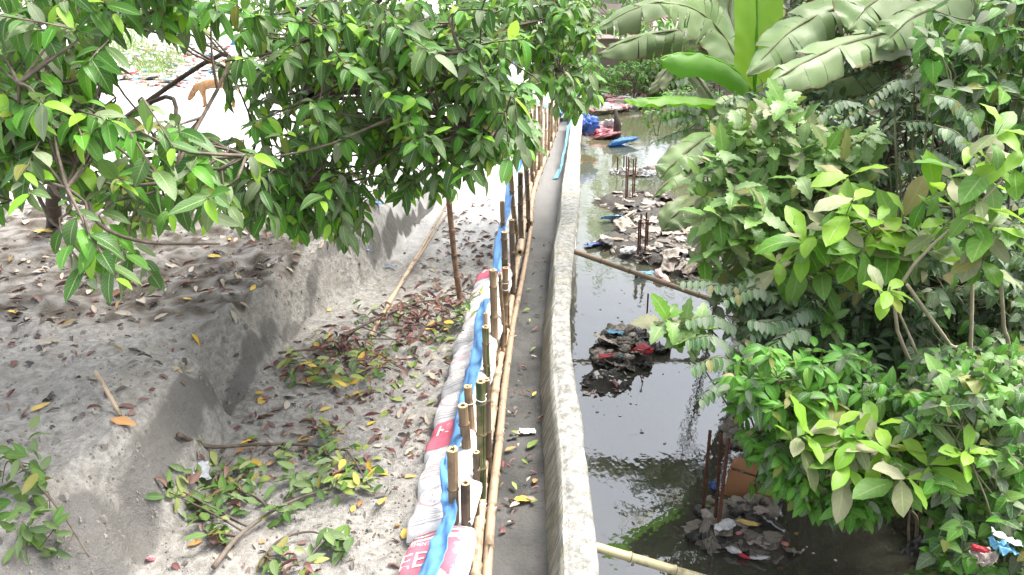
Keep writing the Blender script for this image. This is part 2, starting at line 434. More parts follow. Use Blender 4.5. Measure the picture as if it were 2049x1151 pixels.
def wall_material():
    t = NT('rough_cement_plaster')
    p = t.pos()
    g = t.n('ShaderNodeNewGeometry')
    at = t.n('ShaderNodeVertexColor', layer_name='zone')
    sp = t.n('ShaderNodeSeparateColor'); t.set(sp.inputs[0], at.outputs[0])
    face = sp.outputs[0]
    n1, n2, n3 = t.noise(p, 2.5, 5), t.noise(p, 16, 5, 0.7), t.noise(p, 90, 3, 0.7)
    top = t.mix(t.ramp(n2, 0.3, 0.65), (0.18, 0.174, 0.155), (0.41, 0.40, 0.37))
    top = t.mix(t.math('MULTIPLY', t.ramp(n1, 0.5, 0.7), 0.55), top, (0.42, 0.39, 0.30))
    top = t.mix(t.math('MULTIPLY', t.ramp(t.noise(p, 28, 4, 0.75), 0.53, 0.68), 0.7), top, (0.17, 0.16, 0.13))
    mp = t.n('ShaderNodeMapping'); t.set(mp.inputs['Vector'], p); mp.inputs['Scale'].default_value = (1, 5.0, 1.2)
    streak = t.noise(mp.outputs[0], 4.0, 5, 0.7)
    side = t.mix(t.ramp(streak, 0.35, 0.68), (0.17, 0.165, 0.14), (0.42, 0.40, 0.35))
    side = t.mix(t.math('MULTIPLY', t.ramp(n1, 0.45, 0.62), 0.5), side, (0.22, 0.21, 0.13))
    c = t.mix(t.ramp(t.math('ADD', face, t.math('MULTIPLY', t.math('SUBTRACT', n2, 0.5), 0.5)), 0.35, 0.6), top, side)
    vo = t.n('ShaderNodeTexVoronoi', feature='DISTANCE_TO_EDGE'); vo.inputs['Scale'].default_value = 2.3
    wp = t.n('ShaderNodeVectorMath', operation='ADD'); t.set(wp.inputs[0], p)
    nv = t.n('ShaderNodeTexNoise'); nv.inputs['Scale'].default_value = 7.0; t.set(nv.inputs['Vector'], p); t.set(wp.inputs[1], nv.outputs['Color'])
    t.set(vo.inputs['Vector'], wp.outputs[0])
    crack = t.math('SUBTRACT', 1.0, t.ramp(vo.outputs[0], 0.004, 0.018))
    crack = t.math('MULTIPLY', crack, t.ramp(n1, 0.42, 0.6))
    c = t.mix(t.math('MULTIPLY', crack, 0.55), c, (0.08, 0.075, 0.06))
    c = t.mix(t.math('MULTIPLY', t.ramp(t.noise(p, 5.5, 5, 0.7), 0.56, 0.66), 0.45), c, (0.13, 0.135, 0.085))
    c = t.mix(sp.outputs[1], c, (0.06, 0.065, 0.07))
    h = t.math('ADD', t.math('MULTIPLY', n2, 0.7), t.math('MULTIPLY', n3, 0.3))
    return t.done(t.bsdf(c, 0.9, 0.25, t.bump(h, 1.0, 0.025)))
M['wall'] = wall_material()
def water_material():
    t = NT('murky_water')
    p = t.pos()
    mp = t.n('ShaderNodeMapping'); t.set(mp.inputs['Vector'], p); mp.inputs['Scale'].default_value = (1, 0.6, 1)
    n1, n2 = t.noise(mp.outputs[0], 7, 2), t.noise(mp.outputs[0], 1.6, 2)
    n4 = t.noise(mp.outputs[0], 28, 2)
    scum = t.ramp(t.noise(p, 3.3, 6, 0.75), 0.56, 0.72)
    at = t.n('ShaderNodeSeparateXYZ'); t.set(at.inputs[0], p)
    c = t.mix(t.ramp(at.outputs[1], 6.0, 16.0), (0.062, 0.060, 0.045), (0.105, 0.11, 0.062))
    c = t.mix(t.math('MULTIPLY', scum, 0.22), c, (0.17, 0.165, 0.14))
    h = t.math('ADD', t.math('ADD', t.math('MULTIPLY', n1, 0.30), t.math('MULTIPLY', n2, 0.6)), t.math('MULTIPLY', n4, 0.06))
    return t.done(t.bsdf(c, t.math('ADD', 0.03, t.math('MULTIPLY', scum, 0.25)), 1.0, t.bump(h, 0.14, 0.06), IOR=1.75))
M['water'] = water_material()

# ---------------------------------------------------------------- plan lines traced on their own levels
def line(pts, z):
    P = np.array([G(x, y, z)[:2] for x, y in pts])
    P = P[np.argsort(P[:, 1])]
    return P
def at_line(P, Y):
    Y = np.asarray(Y, float)
    x = np.interp(Y, P[:, 1], P[:, 0])
    s1 = (P[-1, 0] - P[-3, 0]) / (P[-1, 1] - P[-3, 1])
    s0 = (P[2, 0] - P[0, 0]) / (P[2, 1] - P[0, 1])
    x = np.where(Y > P[-1, 1], P[-1, 0] + (Y - P[-1, 1]) * s1, x)
    return np.where(Y < P[0, 1], P[0, 0] + (Y - P[0, 1]) * s0, x)
ZW = 0.28
RAIL_L = [(951,1150),(962,1022),(969,930),(987,817),(1000,729),(1016,652),(1031,560),(1040,500),(1053,409),(1071,336),(1095,278),(1112,229)]
RAIL_R = [(969,1150),(980,997),(995,868),(1005,765),(1018,663),(1036,570),(1050,500),(1057,452)]
RAIL_F = [(1060,447),(1063,403),(1076,356),(1092,312),(1112,255),(1120,228)]
L_FENCE = line(RAIL_L, 0.10)
L_WB = line([(1090,1150),(1085,1022),(1080,868),(1077,765),(1082,663),(1093,586),(1105,487),(1118,409),(1122,369),(1134,278),(1140,239)], 0.0)
L_WL = line([(1129,1150),(1129,1048),(1126,945),(1118,842),(1108,740),(1105,663),(1111,586),(1110,487),(1122,435),(1126,369),(1136,304),(1142,252)], ZW)
L_WR = line([(1200,1150),(1195,1073),(1177,950),(1165,837),(1154,781),(1144,699),(1141,622),(1145,560),(1149,487),(1160,409),(1161,346),(1161,291),(1166,239)], ZW)
L_BANK = line([(1960,1400),(1850,1150),(1800,1060),(1730,950),(1660,850),(1590,750),(1520,640),(1480,560),(1440,480),(1420,420),(1420,350),(1400,300),(1390,250),(1330,205)], -0.7)
L_TOE = line([(190,1400),(300,1150),(345,1060),(430,900),(500,790),(560,715),(660,610),(740,560),(800,500),(850,440),(890,405)], 0.2)
L_CREST = line([(-450,1400),(-200,1150),(20,1010),(200,870),(310,760),(420,650),(500,590),(600,525),(700,475),(760,440),(820,405),(870,385)], 0.75)

def height(X, Y):
    X, Y = np.asarray(X, float), np.asarray(Y, float)
    xf = at_line(L_FENCE, Y) - 0.06
    toe, crest = at_line(L_TOE, Y), at_line(L_CREST, Y)
    crest = np.minimum(crest, toe - 0.15)
    toe = np.minimum(toe, xf - 0.15); crest = np.minimum(crest, toe - 0.12)
    wob = fbm(X * 1.8, Y * 1.8, 3) * 0.75
    t = np.clip((toe - X + wob * 0.6) / np.maximum(toe - crest, 0.05), 0, 1)
    t = 1 - (1 - t) ** 1.35
    fade = 1 - sst(8.0, 13.0, Y)
    zfloor = 0.20 + 0.10 * sst(7, 14, Y) + fbm(X * 1.6, Y * 1.6, 5) * 0.10 + fbm(X * 8, Y * 8, 8, 3) * 0.075 + np.maximum(fbm(X * 14, Y * 14, 9, 2), 0.08) * 0.07
    zfloor = zfloor + 0.05 * np.clip(1 - np.abs(X - xf) / 0.5, 0, 1)
    zbank = 0.72 * fade + 0.42 * (1 - fade) + fbm(X * 1.2, Y * 1.2, 21) * 0.16 * (0.35 + 0.65 * fade) + fbm(X * 7, Y * 7, 31, 3) * 0.10 + np.maximum(fbm(X * 15, Y * 15, 33, 2), 0.10) * 0.08
    hl = zfloor + (zbank - zfloor) * t
    hl = hl + np.where(t * (1 - t) > 0.02, fbm(X * 4 + Y * 3, Y * 2.5 - X * 1.5, 41, 4) * 0.34 * 4 * t * (1 - t), 0)
    hl = hl + 0.042 * np.clip(Y - 16, 0, 40) * sst(-1.0, -6.0, X)
    xr = at_line(L_WR, Y)
    bank = at_line(L_BANK, Y)
    d = X - bank + fbm(X * 1.5, Y * 1.5, 55) * 0.35
    hr = -1.15 + 0.85 * sst(-0.35, 0.45, d) + 0.34 * np.clip(d - 0.2, 0, 3.2) + fbm(X * 3, Y * 3, 61) * 0.18
    hr = hr + 0.9 * sst(25.5, 28.5, Y + fbm(X, Y, 77) * 2) * (d < 1.2)
    xm = xr - 0.07
    h = np.where(X < xf + 0.02, hl, np.where(X < xm, -0.04, hr))
    s = sst(0, 1, (X - (xf - 0.05)) / 0.10)
    h = np.where((X > xf - 0.05) & (X < xf + 0.05), hl * (1 - s) - 0.04 * s, h)
    return h
from bisect import bisect_right
def hz(x, y):                          # bilinear look-up in the ground sheet
    i = min(max(bisect_right(GXL, x) - 1, 0), len(GXL) - 2); j = min(max(bisect_right(GYL, y) - 1, 0), len(GYL) - 2)
    u = (x - GXL[i]) / (GXL[i + 1] - GXL[i]); v = (y - GYL[j]) / (GYL[j + 1] - GYL[j])
    u = min(max(u, 0), 1); v = min(max(v, 0), 1)
    a, b = GZL[j], GZL[j + 1]
    return (a[i] * (1 - u) + a[i + 1] * u) * (1 - v) + (b[i] * (1 - u) + b[i + 1] * u) * v
def GT(px, py, z0=0.3):                # where the pixel's ray meets the ground
    z = z0
    for _ in range(12):
        p = G(px, py, z)
        z = 0.5 * z + 0.5 * hz(p.x, p.y)
    p = G(px, py, z)
    return Vector((p.x, p.y, hz(p.x, p.y)))
def ground_normal(x, y, e=0.03):
    return Vector((-(hz(x + e, y) - hz(x - e, y)) / (2 * e), -(hz(x, y + e) - hz(x, y - e)) / (2 * e), 1)).normalized()

# ---------------------------------------------------------------- the ground: one sheet
def spacing(stops):
    out = []
    for a, b, s in stops:
        out += list(np.arange(a, b, s))
    out.append(stops[-1][1])
    return np.array(out)
gx = spacing([(-90, -30, 6), (-30, -8, 0.8), (-8, -4.6, 0.12), (-4.6, 0.7, 0.028), (0.7, 5, 0.09), (5, 12, 0.4), (12, 30, 2), (30, 90, 6)])
gy = spacing([(-12, 1.6, 0.8), (1.6, 8, 0.032), (8, 14, 0.07), (14, 30, 0.22), (30, 60, 1.2), (60, 160, 8)])
GX, GY = np.meshgrid(gx, gy)
GZ = height(GX, GY)
GXL, GYL, GZL = gx.tolist(), gy.tolist(), GZ.tolist()
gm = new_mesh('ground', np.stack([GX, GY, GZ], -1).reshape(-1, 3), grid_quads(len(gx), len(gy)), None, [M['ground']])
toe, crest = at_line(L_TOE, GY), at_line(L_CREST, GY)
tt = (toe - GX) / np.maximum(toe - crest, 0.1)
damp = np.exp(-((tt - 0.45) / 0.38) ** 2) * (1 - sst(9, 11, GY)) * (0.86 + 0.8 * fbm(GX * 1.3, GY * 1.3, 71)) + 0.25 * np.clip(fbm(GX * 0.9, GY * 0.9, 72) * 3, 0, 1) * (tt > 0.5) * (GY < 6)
soil_and_shade = sst(0.9, 1.5, tt) * sst(4.0, 4.9, GY) * (1 - sst(7.0, 8.6, GY + fbm(GX, GY, 3) * 2)) * 0.60
soil_and_shade = np.maximum(soil_and_shade, 0.36 * sst(0.9, 1.3, tt) * (1 - sst(7.0, 8.6, GY)))  # least tint over the bank top: shade painted with the earth colour
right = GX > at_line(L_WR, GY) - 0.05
soil_and_shade = np.where(right, 1.0, soil_and_shade); damp = np.where(right, 0, damp)
sunlit_far = sst(6.4, 8.6, GY) * (~right)  # mask of the painted sunlight on the far sand
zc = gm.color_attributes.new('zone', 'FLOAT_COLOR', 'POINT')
zc.data.foreach_set('color', np.stack([damp, soil_and_shade, sunlit_far, np.ones_like(damp)], -1).astype(np.float32).ravel())
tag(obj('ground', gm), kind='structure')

# silt filled channel between fence and wall
ys = spacing([(1.6, 8, 0.05), (8, 19, 0.15), (19, 30, 0.5)])
us = np.linspace(0, 1, 22)
SY, SU = np.meshgrid(ys, us, indexing='ij')
SX = (at_line(L_FENCE, SY) - 0.09) * (1 - SU) + (at_line(L_WB, SY) + 0.05) * SU
SZ = fbm(SX * 6, SY * 3, 91, 4) * 0.035 + 0.02 * np.abs(SU - 0.55) * 2
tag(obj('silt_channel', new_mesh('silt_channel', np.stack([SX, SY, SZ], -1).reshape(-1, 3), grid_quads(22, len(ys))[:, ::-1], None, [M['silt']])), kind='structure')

# water
wy = spacing([(-12, 32, 0.5)])
WY, WU = np.meshgrid(wy, np.linspace(0, 1, 6), indexing='ij')
WX = (at_line(L_WR, WY) - 0.05) * (1 - WU) + (at_line(L_BANK, np.minimum(WY, 24)) + 1.0) * WU
tag(obj('stream_water', new_mesh('stream_water', np.stack([WX, WY, np.full_like(WX, -0.7)], -1).reshape(-1, 3), grid_quads(6, len(wy))[:, ::-1], None, [M['water']])), kind='structure')

# ---------------------------------------------------------------- cement wall
wy = spacing([(1.6, 8, 0.03), (8, 19, 0.09), (19, 30, 0.4)])
prof = []
for k in range(5): prof.append(('L', k / 4.0 * 0.975))
for k in range(9): prof.append(('T', k / 8.0))
for k in range(1, 5): prof.append(('R', k / 4.0))
NP = len(prof)
WV = np.zeros((len(wy), NP, 3)); WC = np.zeros((len(wy), NP, 4)); WC[..., 3] = 1
xb, xl, xr = at_line(L_WB, wy), at_line(L_WL, wy), at_line(L_WR, wy)
xb = np.minimum(xb, xl - 0.02)
for j, (k, f) in enumerate(prof):
    if k == 'L':
        x = xb + (xl - xb) * f; z = -0.06 + (ZW + 0.06) * f ** 0.8; WC[:, j, 0] = 1.0
    elif k == 'T':
        x = xl + (xr - xl) * f; z = ZW - 0.016 * (2 * f - 1) ** 8 + 0.008 * math.sin(f * 3.1)
        WC[:, j, 0] = 0.25 if f < 0.1 else 0.0
    else:
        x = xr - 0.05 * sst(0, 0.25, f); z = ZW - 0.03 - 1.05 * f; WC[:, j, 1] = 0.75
    x = x + fbm(wy * 3 + j * 0.2, np.full_like(wy, j * 0.45), 7, 5) * 0.026
    z = z + fbm(wy * 6 + 9, np.full_like(wy, j * 0.6), 17, 5) * (0.038 if k == 'T' else 0.008)
    WV[:, j] = np.stack([x, wy, z + 0 * x], -1)
wm = new_mesh('wall', WV.reshape(-1, 3), grid_quads(NP, len(wy)), None, [M['wall']])
zc = wm.color_attributes.new('zone', 'FLOAT_COLOR', 'POINT')
zc.data.foreach_set('color', WC.astype(np.float32).ravel())
tag(obj('cement_wall', wm), 'low rough grey cement wall curving along the edge of the dark stream', 'wall')

# ---------------------------------------------------------------- bamboo
def bamboo_parts(P0, P1, r0, r1, mat, bend=0.0, node=0.28, sides=12, seed=0, hollow=True, broken=False, path=None):
    """culm with swollen nodes; returns culm mesh and cut end mesh"""
    rn = np.random.default_rng(seed)
    if path is None:
        P0, P1 = np.array(P0, float), np.array(P1, float)
        mid = (P0 + P1) / 2 + rn.normal(0, 1, 3) * bend
        path = [P0, mid, P1]
    base = catmull(path, 60)
    L = np.linalg.norm(np.diff(base, axis=0), axis=1).sum()
    s, nodes = node * rn.uniform(0.3, 0.9), []
    while s < L - 0.02:
        nodes.append(s); s += node * rn.uniform(0.8, 1.2)
    ts = list(np.linspace(0, L, max(8, int(L / 0.12))))
    for q in nodes: ts += [q - 0.014, q - 0.006, q, q + 0.006, q + 0.014]
    ts = np.array(sorted(x for x in ts if 0 <= x <= L))
    cum = np.concatenate([[0], np.cumsum(np.linalg.norm(np.diff(base, axis=0), axis=1))])
    P = np.stack([np.interp(ts, cum, base[:, i]) for i in range(3)], -1)
    rad = r0 + (r1 - r0) * ts / L
    for q in nodes:
        rad = rad * (1 + 0.22 * np.exp(-((ts - q) / 0.007) ** 2) - 0.06 * np.exp(-((ts - q - 0.013) / 0.006) ** 2))
        P = P + rn.normal(0, 1, 3) * 0.002 * (1 + np.tanh((ts - q) / 0.01))[:, None] * 0.5
    V, Q, U = tube(P, rad, sides, caps=False)
    dk = np.zeros(len(ts) - 1, int)
    for q in nodes: dk |= (np.abs((ts[:-1] + ts[1:]) / 2 - q - .003) < .004).astype(int)
    culm = new_mesh('culm', V, Q, U, [mat, M['bam_node']], np.repeat(dk, sides))
    # end caps: rim ring, inner wall and floor
    ends = []
    for e in (0, -1):
        mb = MB()
        c = P[e]; ax = P[e] - P[1 if e == 0 else -2]; ax = ax / np.linalg.norm(ax)
        ring = V.reshape(len(P), sides, 3)[e]
        jag = rn.uniform(-0.3, 1.0, (sides, 1)) * ax * rad[e] * (0.9 if broken and e == -1 else 0.12)
        o = ring + np.maximum(jag, -0.02) * 0 + ax * 0.001
        o2 = ring + jag * 0.6 + ax * 0.003
        i1 = c + (ring - c) * 0.48 + jag * 0.5 + ax * 0.003
        i2 = c + (ring - c) * 0.42 - ax * rad[e] * 1.3
        i3 = c + (ring - c) * 0.02 - ax * rad[e] * 1.35
        W = np.concatenate([o, o2, i1, i2, i3])
        idx = np.arange(5 * sides).reshape(5, sides)
        q = np.stack([idx[:-1], np.roll(idx, -1, 1)[:-1], np.roll(idx, -1, 1)[1:], idx[1:]], -1)
        if e == 0: q = q[..., ::-1]
        Wq = MB(); Wq.add(W, np.concatenate([q[:2].reshape(-1, 4), q[2:].reshape(-1, 4)])); Wq.M = [np.repeat([0, 1], 2 * sides)]
        ends.append(Wq.mesh('cut_end', [M['bam_cut'], M['bam_hole']]))
    return culm, ends

def loop_tie(c, axis, r, tube_r=0.003, seed=0):
    rn = np.random.default_rng(seed)
    ax = Vector(axis).normalized()
    a = ax.orthogonal().normalized(); b = ax.cross(a)
    th = np.linspace(0, 2 * math.pi, 17)
    tilt = rn.uniform(-0.4, 0.4)
    P = [np.array(Vector(c) + (a * math.cos(t) + b * math.sin(t)) * r + ax * math.sin(t) * r * tilt) for t in th]
    P.append(P[-1] + np.array(a) * r * 0.5 + np.array(ax) * r * 0.4)
    V, Q, U = tube(P, tube_r, 5)
    return V, Q, U

def bamboo_post(label, top, bot, r, mat, dY=0.0, zb=-0.05, ties=(), broken=False, seed=0, node=0.2, group='bamboo posts of the fence'):
    """top and bottom pixels; the foot stands on level zb, the top in the foot's own plane"""
    foot = G(bot[0], bot[1], zb); r = r * .70
    head = PY(top[0], top[1], foot.y + dY)
    d = foot - head
    t = thing('bamboo_post', label, 'post', foot, group)
    culm, end = bamboo_parts(foot - Vector((0, 0, 0.12)), head, r * 1.03, r, M[mat], 0.008, node, 12, seed, broken=broken)
    o = obj('culm', culm, t)
    obj('cut_end', end[1], o)
    for k, f in enumerate(ties):
        V, Q, U = loop_tie(foot.lerp(head, f), head - foot, r * 1.12, 0.0022, seed + k)
        obj('wire_tie', new_mesh('wire_tie', V, Q, U, [M['wire']]), t)
    return t, foot, head

# posts, near to far: (label, top px, foot px on the silt, radius, material, ties, broken)
posts = [
 ('grey-brown bamboo post with frayed top, nearest post behind the blue strip', (906,903),(922,1180),0.037,'bam_brown',(),True),
 ('short dark bamboo post with pale cut top right of the nearest post', (931,966),(941,1185),0.034,'bam_dark',(0.7,0.35),False),
 ('stout yellow-brown knobbly bamboo post behind the shortest dark post', (929,815),(944,1035),0.040,'bam_brown',(0.25,),False),
 ('brown bamboo post with hollow reddish top and a pale wire loop', (939,775),(950,985),0.036,'bam_brown',(0.86,),True),
 ('dark green striped bamboo post with pale ring-shaped cut top', (962,767),(962,1045),0.037,'bam_green',(0.9,0.15),False),
 ('thin pale bamboo tube standing above the lumpy broken post', (973,627),(981,800),0.022,'bam_pale',(),False),
 ('green bamboo post with lumpy broken brown head', (972,655),(974,860),0.034,'bam_green',(0.55,),True),
 ('tall straight tan bamboo post beside the blue strip, cut flat', (986,540),(991,770),0.040,'bam_brown',(),False),
 ('thin split bamboo stake pressed between two tan posts', (998,550),(1001,740),0.020,'bam_brown',(),True),
 ('brown bamboo post bound with white wire loops near its top', (1011,537),(1004,730),0.036,'bam_brown',(0.86,0.8),False),
 ('dark bamboo post half hidden behind the two rails', (1009,465),(1016,690),0.036,'bam_dark',(),False),
 ('short tan bamboo post standing apart left of the blue strip bend', (1005,403),(1013,560),0.034,'bam_brown',(),False),
 ('leaning brown bamboo post tied with blue strip, left of its tie', (1020,322),(1040,500),0.040,'bam_brown',(0.35,0.62),False),
 ('dark bamboo post just right of the blue tie', (1052,321),(1056,470),0.040,'bam_dark',(),False),
 ('black weathered bamboo post behind the leaning brown post', (1041,345),(1046,515),0.042,'bam_dark',(),False),
 ('dark wet bamboo post between the green striped post and the rails', (975,760),(975,960),0.030,'bam_dark',(),False),
 ('thin dark stake standing low beside the near rails', (953,905),(957,1080),0.026,'bam_dark',(),False),
 ('dark split bamboo post behind the rails in mid fence', (1024,440),(1028,620),0.036,'bam_dark',(),False),
]
for k, (lab, tp, bt, r, m, ti, br) in enumerate(posts):
    bamboo_post(lab, tp, bt, r, m, 0.0, -0.04, ti, br, 100 + k)
far_posts = [((1062,226),(1066,395),.040,'bam_dark'),((1070,200),(1073,372),.036,'bam_brown'),((1084,172),(1084,352),.040,'bam_pale'),((1079,212),(1078,360),.034,'bam_brown'),
 ((1092,215),(1091,330),.036,'bam_pale'),((1099,205),(1097,318),.034,'bam_brown'),((1105,200),(1103,300),.034,'bam_brown'),((1052,170),(1086,340),.030,'bam_brown'),((1111,196),(1110,280),.034,'bam_pale'),((1116,190),(1115,268),.034,'bam_brown'),((1044,225),(1060,420),.034,'bam_brown')]
for k, (tp, bt, r, m) in enumerate(far_posts):
    bamboo_post('tall bamboo post in the dense far row of the fence, under the overhanging leaves', tp, bt, r, m, 0, -0.04, (), False, 150 + k, 0.3, 'far fence posts')

# rails lying along the posts
def rail(label, pts, z, r0, r1, mat, seed, node=0.32):
    P = [np.array(G(x, y, z)) for x, y in pts]
    P = P[:1] + [p for a, p in zip(P, P[1:]) if np.linalg.norm(p - a) > 0.12]
    t = thing('bamboo_rail', label, 'bamboo pole', P[0], 'bamboo rails along the fence')
    culm, end = bamboo_parts(None, None, r0, r1, M[mat], 0, node, 14, seed, path=P)
    o = obj('culm', culm, t)
    for e1 in end: obj('cut_end', e1, o)
    L = catmull(P, 40)
    for f in (4, 9, 15, 21, 28, 34):
        V, Q, U = loop_tie(L[f], L[f + 1] - L[f], r0 * 1.08, 0.0018, seed + f)
        obj('wire_tie', new_mesh('wire_tie', V, Q, U, [M['wire']]), t)
    return t
ext = lambda p: [(p[0][0] - (p[1][0] - p[0][0]) * 1.2, p[0][1] - (p[1][1] - p[0][1]) * 1.2)] + p
rail('pale bamboo pole lying along the fence posts, left of the near pair', ext(RAIL_L[:8]) + [(1048,440)], 0.11, 0.029, 0.027, 'bam_pale', 31)
rail('brownish bamboo pole nearest the silt, right of the near pair', ext([(x + 5, y) for x, y in RAIL_R]), 0.035, 0.028, 0.026, 'bam_rail', 32)
rail('far left bamboo pole running on along the fence into the leaves', [(1040,505)] + RAIL_L[8:] + [(1122,205)], 0.16, 0.040, 0.036, 'bam_pale', 33)
rail('far right bamboo pole whose cut end rests on the near pair', RAIL_F, 0.09, 0.042, 0.036, 'bam_rail', 34)

# lone stake and two long split poles on the sand slope
b = GT(926, 612); h = PY(898, 385, b.y - 0.05)
t = thing('bamboo_stake', 'single reddish bamboo stake leaning in the sand trench, apart from the fence', 'stake', b)
c_, e_ = bamboo_parts(b - Vector((0, 0, .15)), h + (h - b) * 0.12, 0.026, 0.023, M['bam_red'], 0.01, 0.22, 10, 41)
o = obj('culm', c_, t)
obj('cut_end', e_[1], o)
for lab, a, bb, r, m, s in (('longer pale pole leaning on the sand bank, upper of the two', (742,678),(893,428),.018,'bam_pale',42), ('thinner pole lying beside the longer pale pole on the bank', (775,612),(897,442),.014,'bam_rail',43)):
    p, q = GT(*a) + Vector((0, 0, .03)), GT(*bb, ) + Vector((0, 0, .10))
    t = thing('leaning_pole', lab, 'bamboo pole', p, 'thin poles on the bank')
    c_, e_ = bamboo_parts(p, q, r, r * .8, M[m], 0.02, 0.3, 8, s)
    o = obj('culm', c_, t)
    for e1 in e_: obj('cut_end', e1, o)
# poles over the water
p, q = G(1146, 502, 0.02), G(1440, 606, -0.35)
t = thing('bamboo_strut', 'dark grey bamboo pole reaching from the wall across the water to the bank', 'bamboo pole', p)
c_, e_ = bamboo_parts(p, q, 0.032, 0.028, M['bam_rail'], 0.0, 0.4, 10, 44)
o = obj('culm', c_, t)
for e1 in e_: obj('cut_end', e1, o)
p, q = G(1190, 1094, -0.02), G(1500, 1185, -0.3)
t = thing('bamboo_strut', 'pale yellow-green bamboo pole leaving the wall at the bottom of the picture', 'bamboo pole', p)
c_, e_ = bamboo_parts(p, q, 0.027, 0.025, M['bam_fresh'], 0.0, 0.26, 12, 45)
o = obj('culm', c_, t)
for e1 in e_: obj('cut_end', e1, o)

# ---------------------------------------------------------------- blue plastic strip
def ribbon(name, label, pts, cat='plastic strip', mat='p_blue', twist=0.6, seed=0, n=60, par=None, group=None):
    """pts: (px, py, z, width m, tilt) centre line of a plastic band standing roughly upright"""
    rn = np.random.default_rng(seed)
    C = catmull([list(G(x, y, z)) + [wd, ti] for x, y, z, wd, ti in pts], n)
    T = np.gradient(C[:, :3], axis=0); T /= np.linalg.norm(T, axis=1, keepdims=True)
    nu = 7
    V = np.zeros((n + 1, nu, 3))
    for i in range(n + 1):
        side = np.cross(T[i], [0, 0, 1]); side /= np.linalg.norm(side) + 1e-9
        up = np.cross(side, T[i])
        ang = C[i, 4]
        lat = up * math.cos(ang) + side * math.sin(ang); nor = np.cross(lat, T[i])
        for j in range(nu):
            f = j / (nu - 1) - 0.5
            wob = math.sin(i * 0.35 + j * 1.1 + seed) * 0.007 + mnoise.noise((i * .3, j * .5, seed)) * 0.016
            V[i, j] = C[i, :3] + lat * f * C[i, 3] + nor * (wob + 0.03 * f * f)
    me = new_mesh(name, V.reshape(-1, 3), grid_quads(nu, n + 1), None, [M[mat]])
    o = obj(name, me)
    md = o.modifiers.new('thickness', 'SOLIDIFY'); md.thickness = 0.003
    return tag(o, label, cat, group)
ribbon('blue_strip', 'wide bright blue plastic strip tied along the nearest posts and bags', [(836,1190,0.49,0.112,1.10),(864,1130,0.48,0.112,1.10),(886,1075,0.49,0.097,1.05),(900,1030,0.51,0.075,1.10),(899,995,0.51,0.075,1.20),(894,955,0.53,0.068,1.15),(892,915,0.55,0.037,1.10)], seed=1)
ribbon('blue_strip', 'blue plastic strip between the frayed post and the lumpy broken post', [(901,925,0.51,0.075,1.05),(918,860,0.49,0.090,1.00),(934,800,0.48,0.105,1.00),(944,750,0.48,0.120,1.05),(956,715,0.49,0.105,1.10),(958,680,0.52,0.090,1.05),(962,640,0.55,0.090,1.05),(971,600,0.55,0.090,1.00)], seed=2)
ribbon('blue_strip', 'upright blue plastic strip bending between mid fence posts, knotted at its top', [(994,548,0.47,0.097,1.00),(996,500,0.50,0.097,1.00),(1004,462,0.55,0.090,1.05),(1014,425,0.57,0.090,1.05),(1019,385,0.63,0.090,1.00),(1022,352,0.71,0.060,1.10),(1038,340,0.71,0.068,1.25),(1040,312,0.73,0.075,1.35),(1032,305,0.75,0.045,1.45)], seed=3)
ribbon('blue_strip', 'pale blue plastic ribbon lying along the far inner face of the wall', [(1110,358,.02,.10,1.3),(1118,345,.05,.08,1.2),(1125,325,.16,.05,1.0),(1131,295,.24,.05,1.0),(1138,255,.30,.06,1.2),(1142,232,.32,.12,1.2)], mat='p_cyan', seed=4)

# ---------------------------------------------------------------- cement sacks
_fc = {}
def text_tris(s):
    """triangulated outline of a piece of lettering, centred, cap height about 1"""
    if s in _fc: return _fc[s]
    cu = bpy.data.curves.new('lettering', 'FONT'); cu.body = s; cu.align_x = 'CENTER'; cu.size = 1.4
    o = bpy.data.objects.new('lettering', cu); col.objects.link(o)
    bpy.context.view_layer.update()
    me = bpy.data.meshes.new_from_object(o)
    bm = bmesh.new(); bm.from_mesh(me); bmesh.ops.triangulate(bm, faces=bm.faces[:])
    V = np.array([v.co[:2] for v in bm.verts]); T = np.array([[v.index for v in f.verts] for f in bm.faces])
    bm.free(); bpy.data.objects.remove(o); bpy.data.curves.remove(cu); bpy.data.meshes.remove(me)
    _fc[s] = (V, T)
    return V, T
BA, BB, BT = 0.165, 0.185, 0.095        # half length, half width, half thickness
def sack_top(u, v, seed):
    e = np.clip(1 - np.abs(u / BA) ** 5, 0, 1) * np.clip(1 - np.abs(v / BB) ** 4, 0, 1)
    wr = fbm(u * 9 + seed * 3.1, v * 9, seed, 4) * 0.045 + 0.006 * np.sin(v * 60 + np.sin(u * 25 + seed) * 2) * np.abs(u / BA) ** 2
    return BT * e ** 0.42 + wr * e ** 0.3
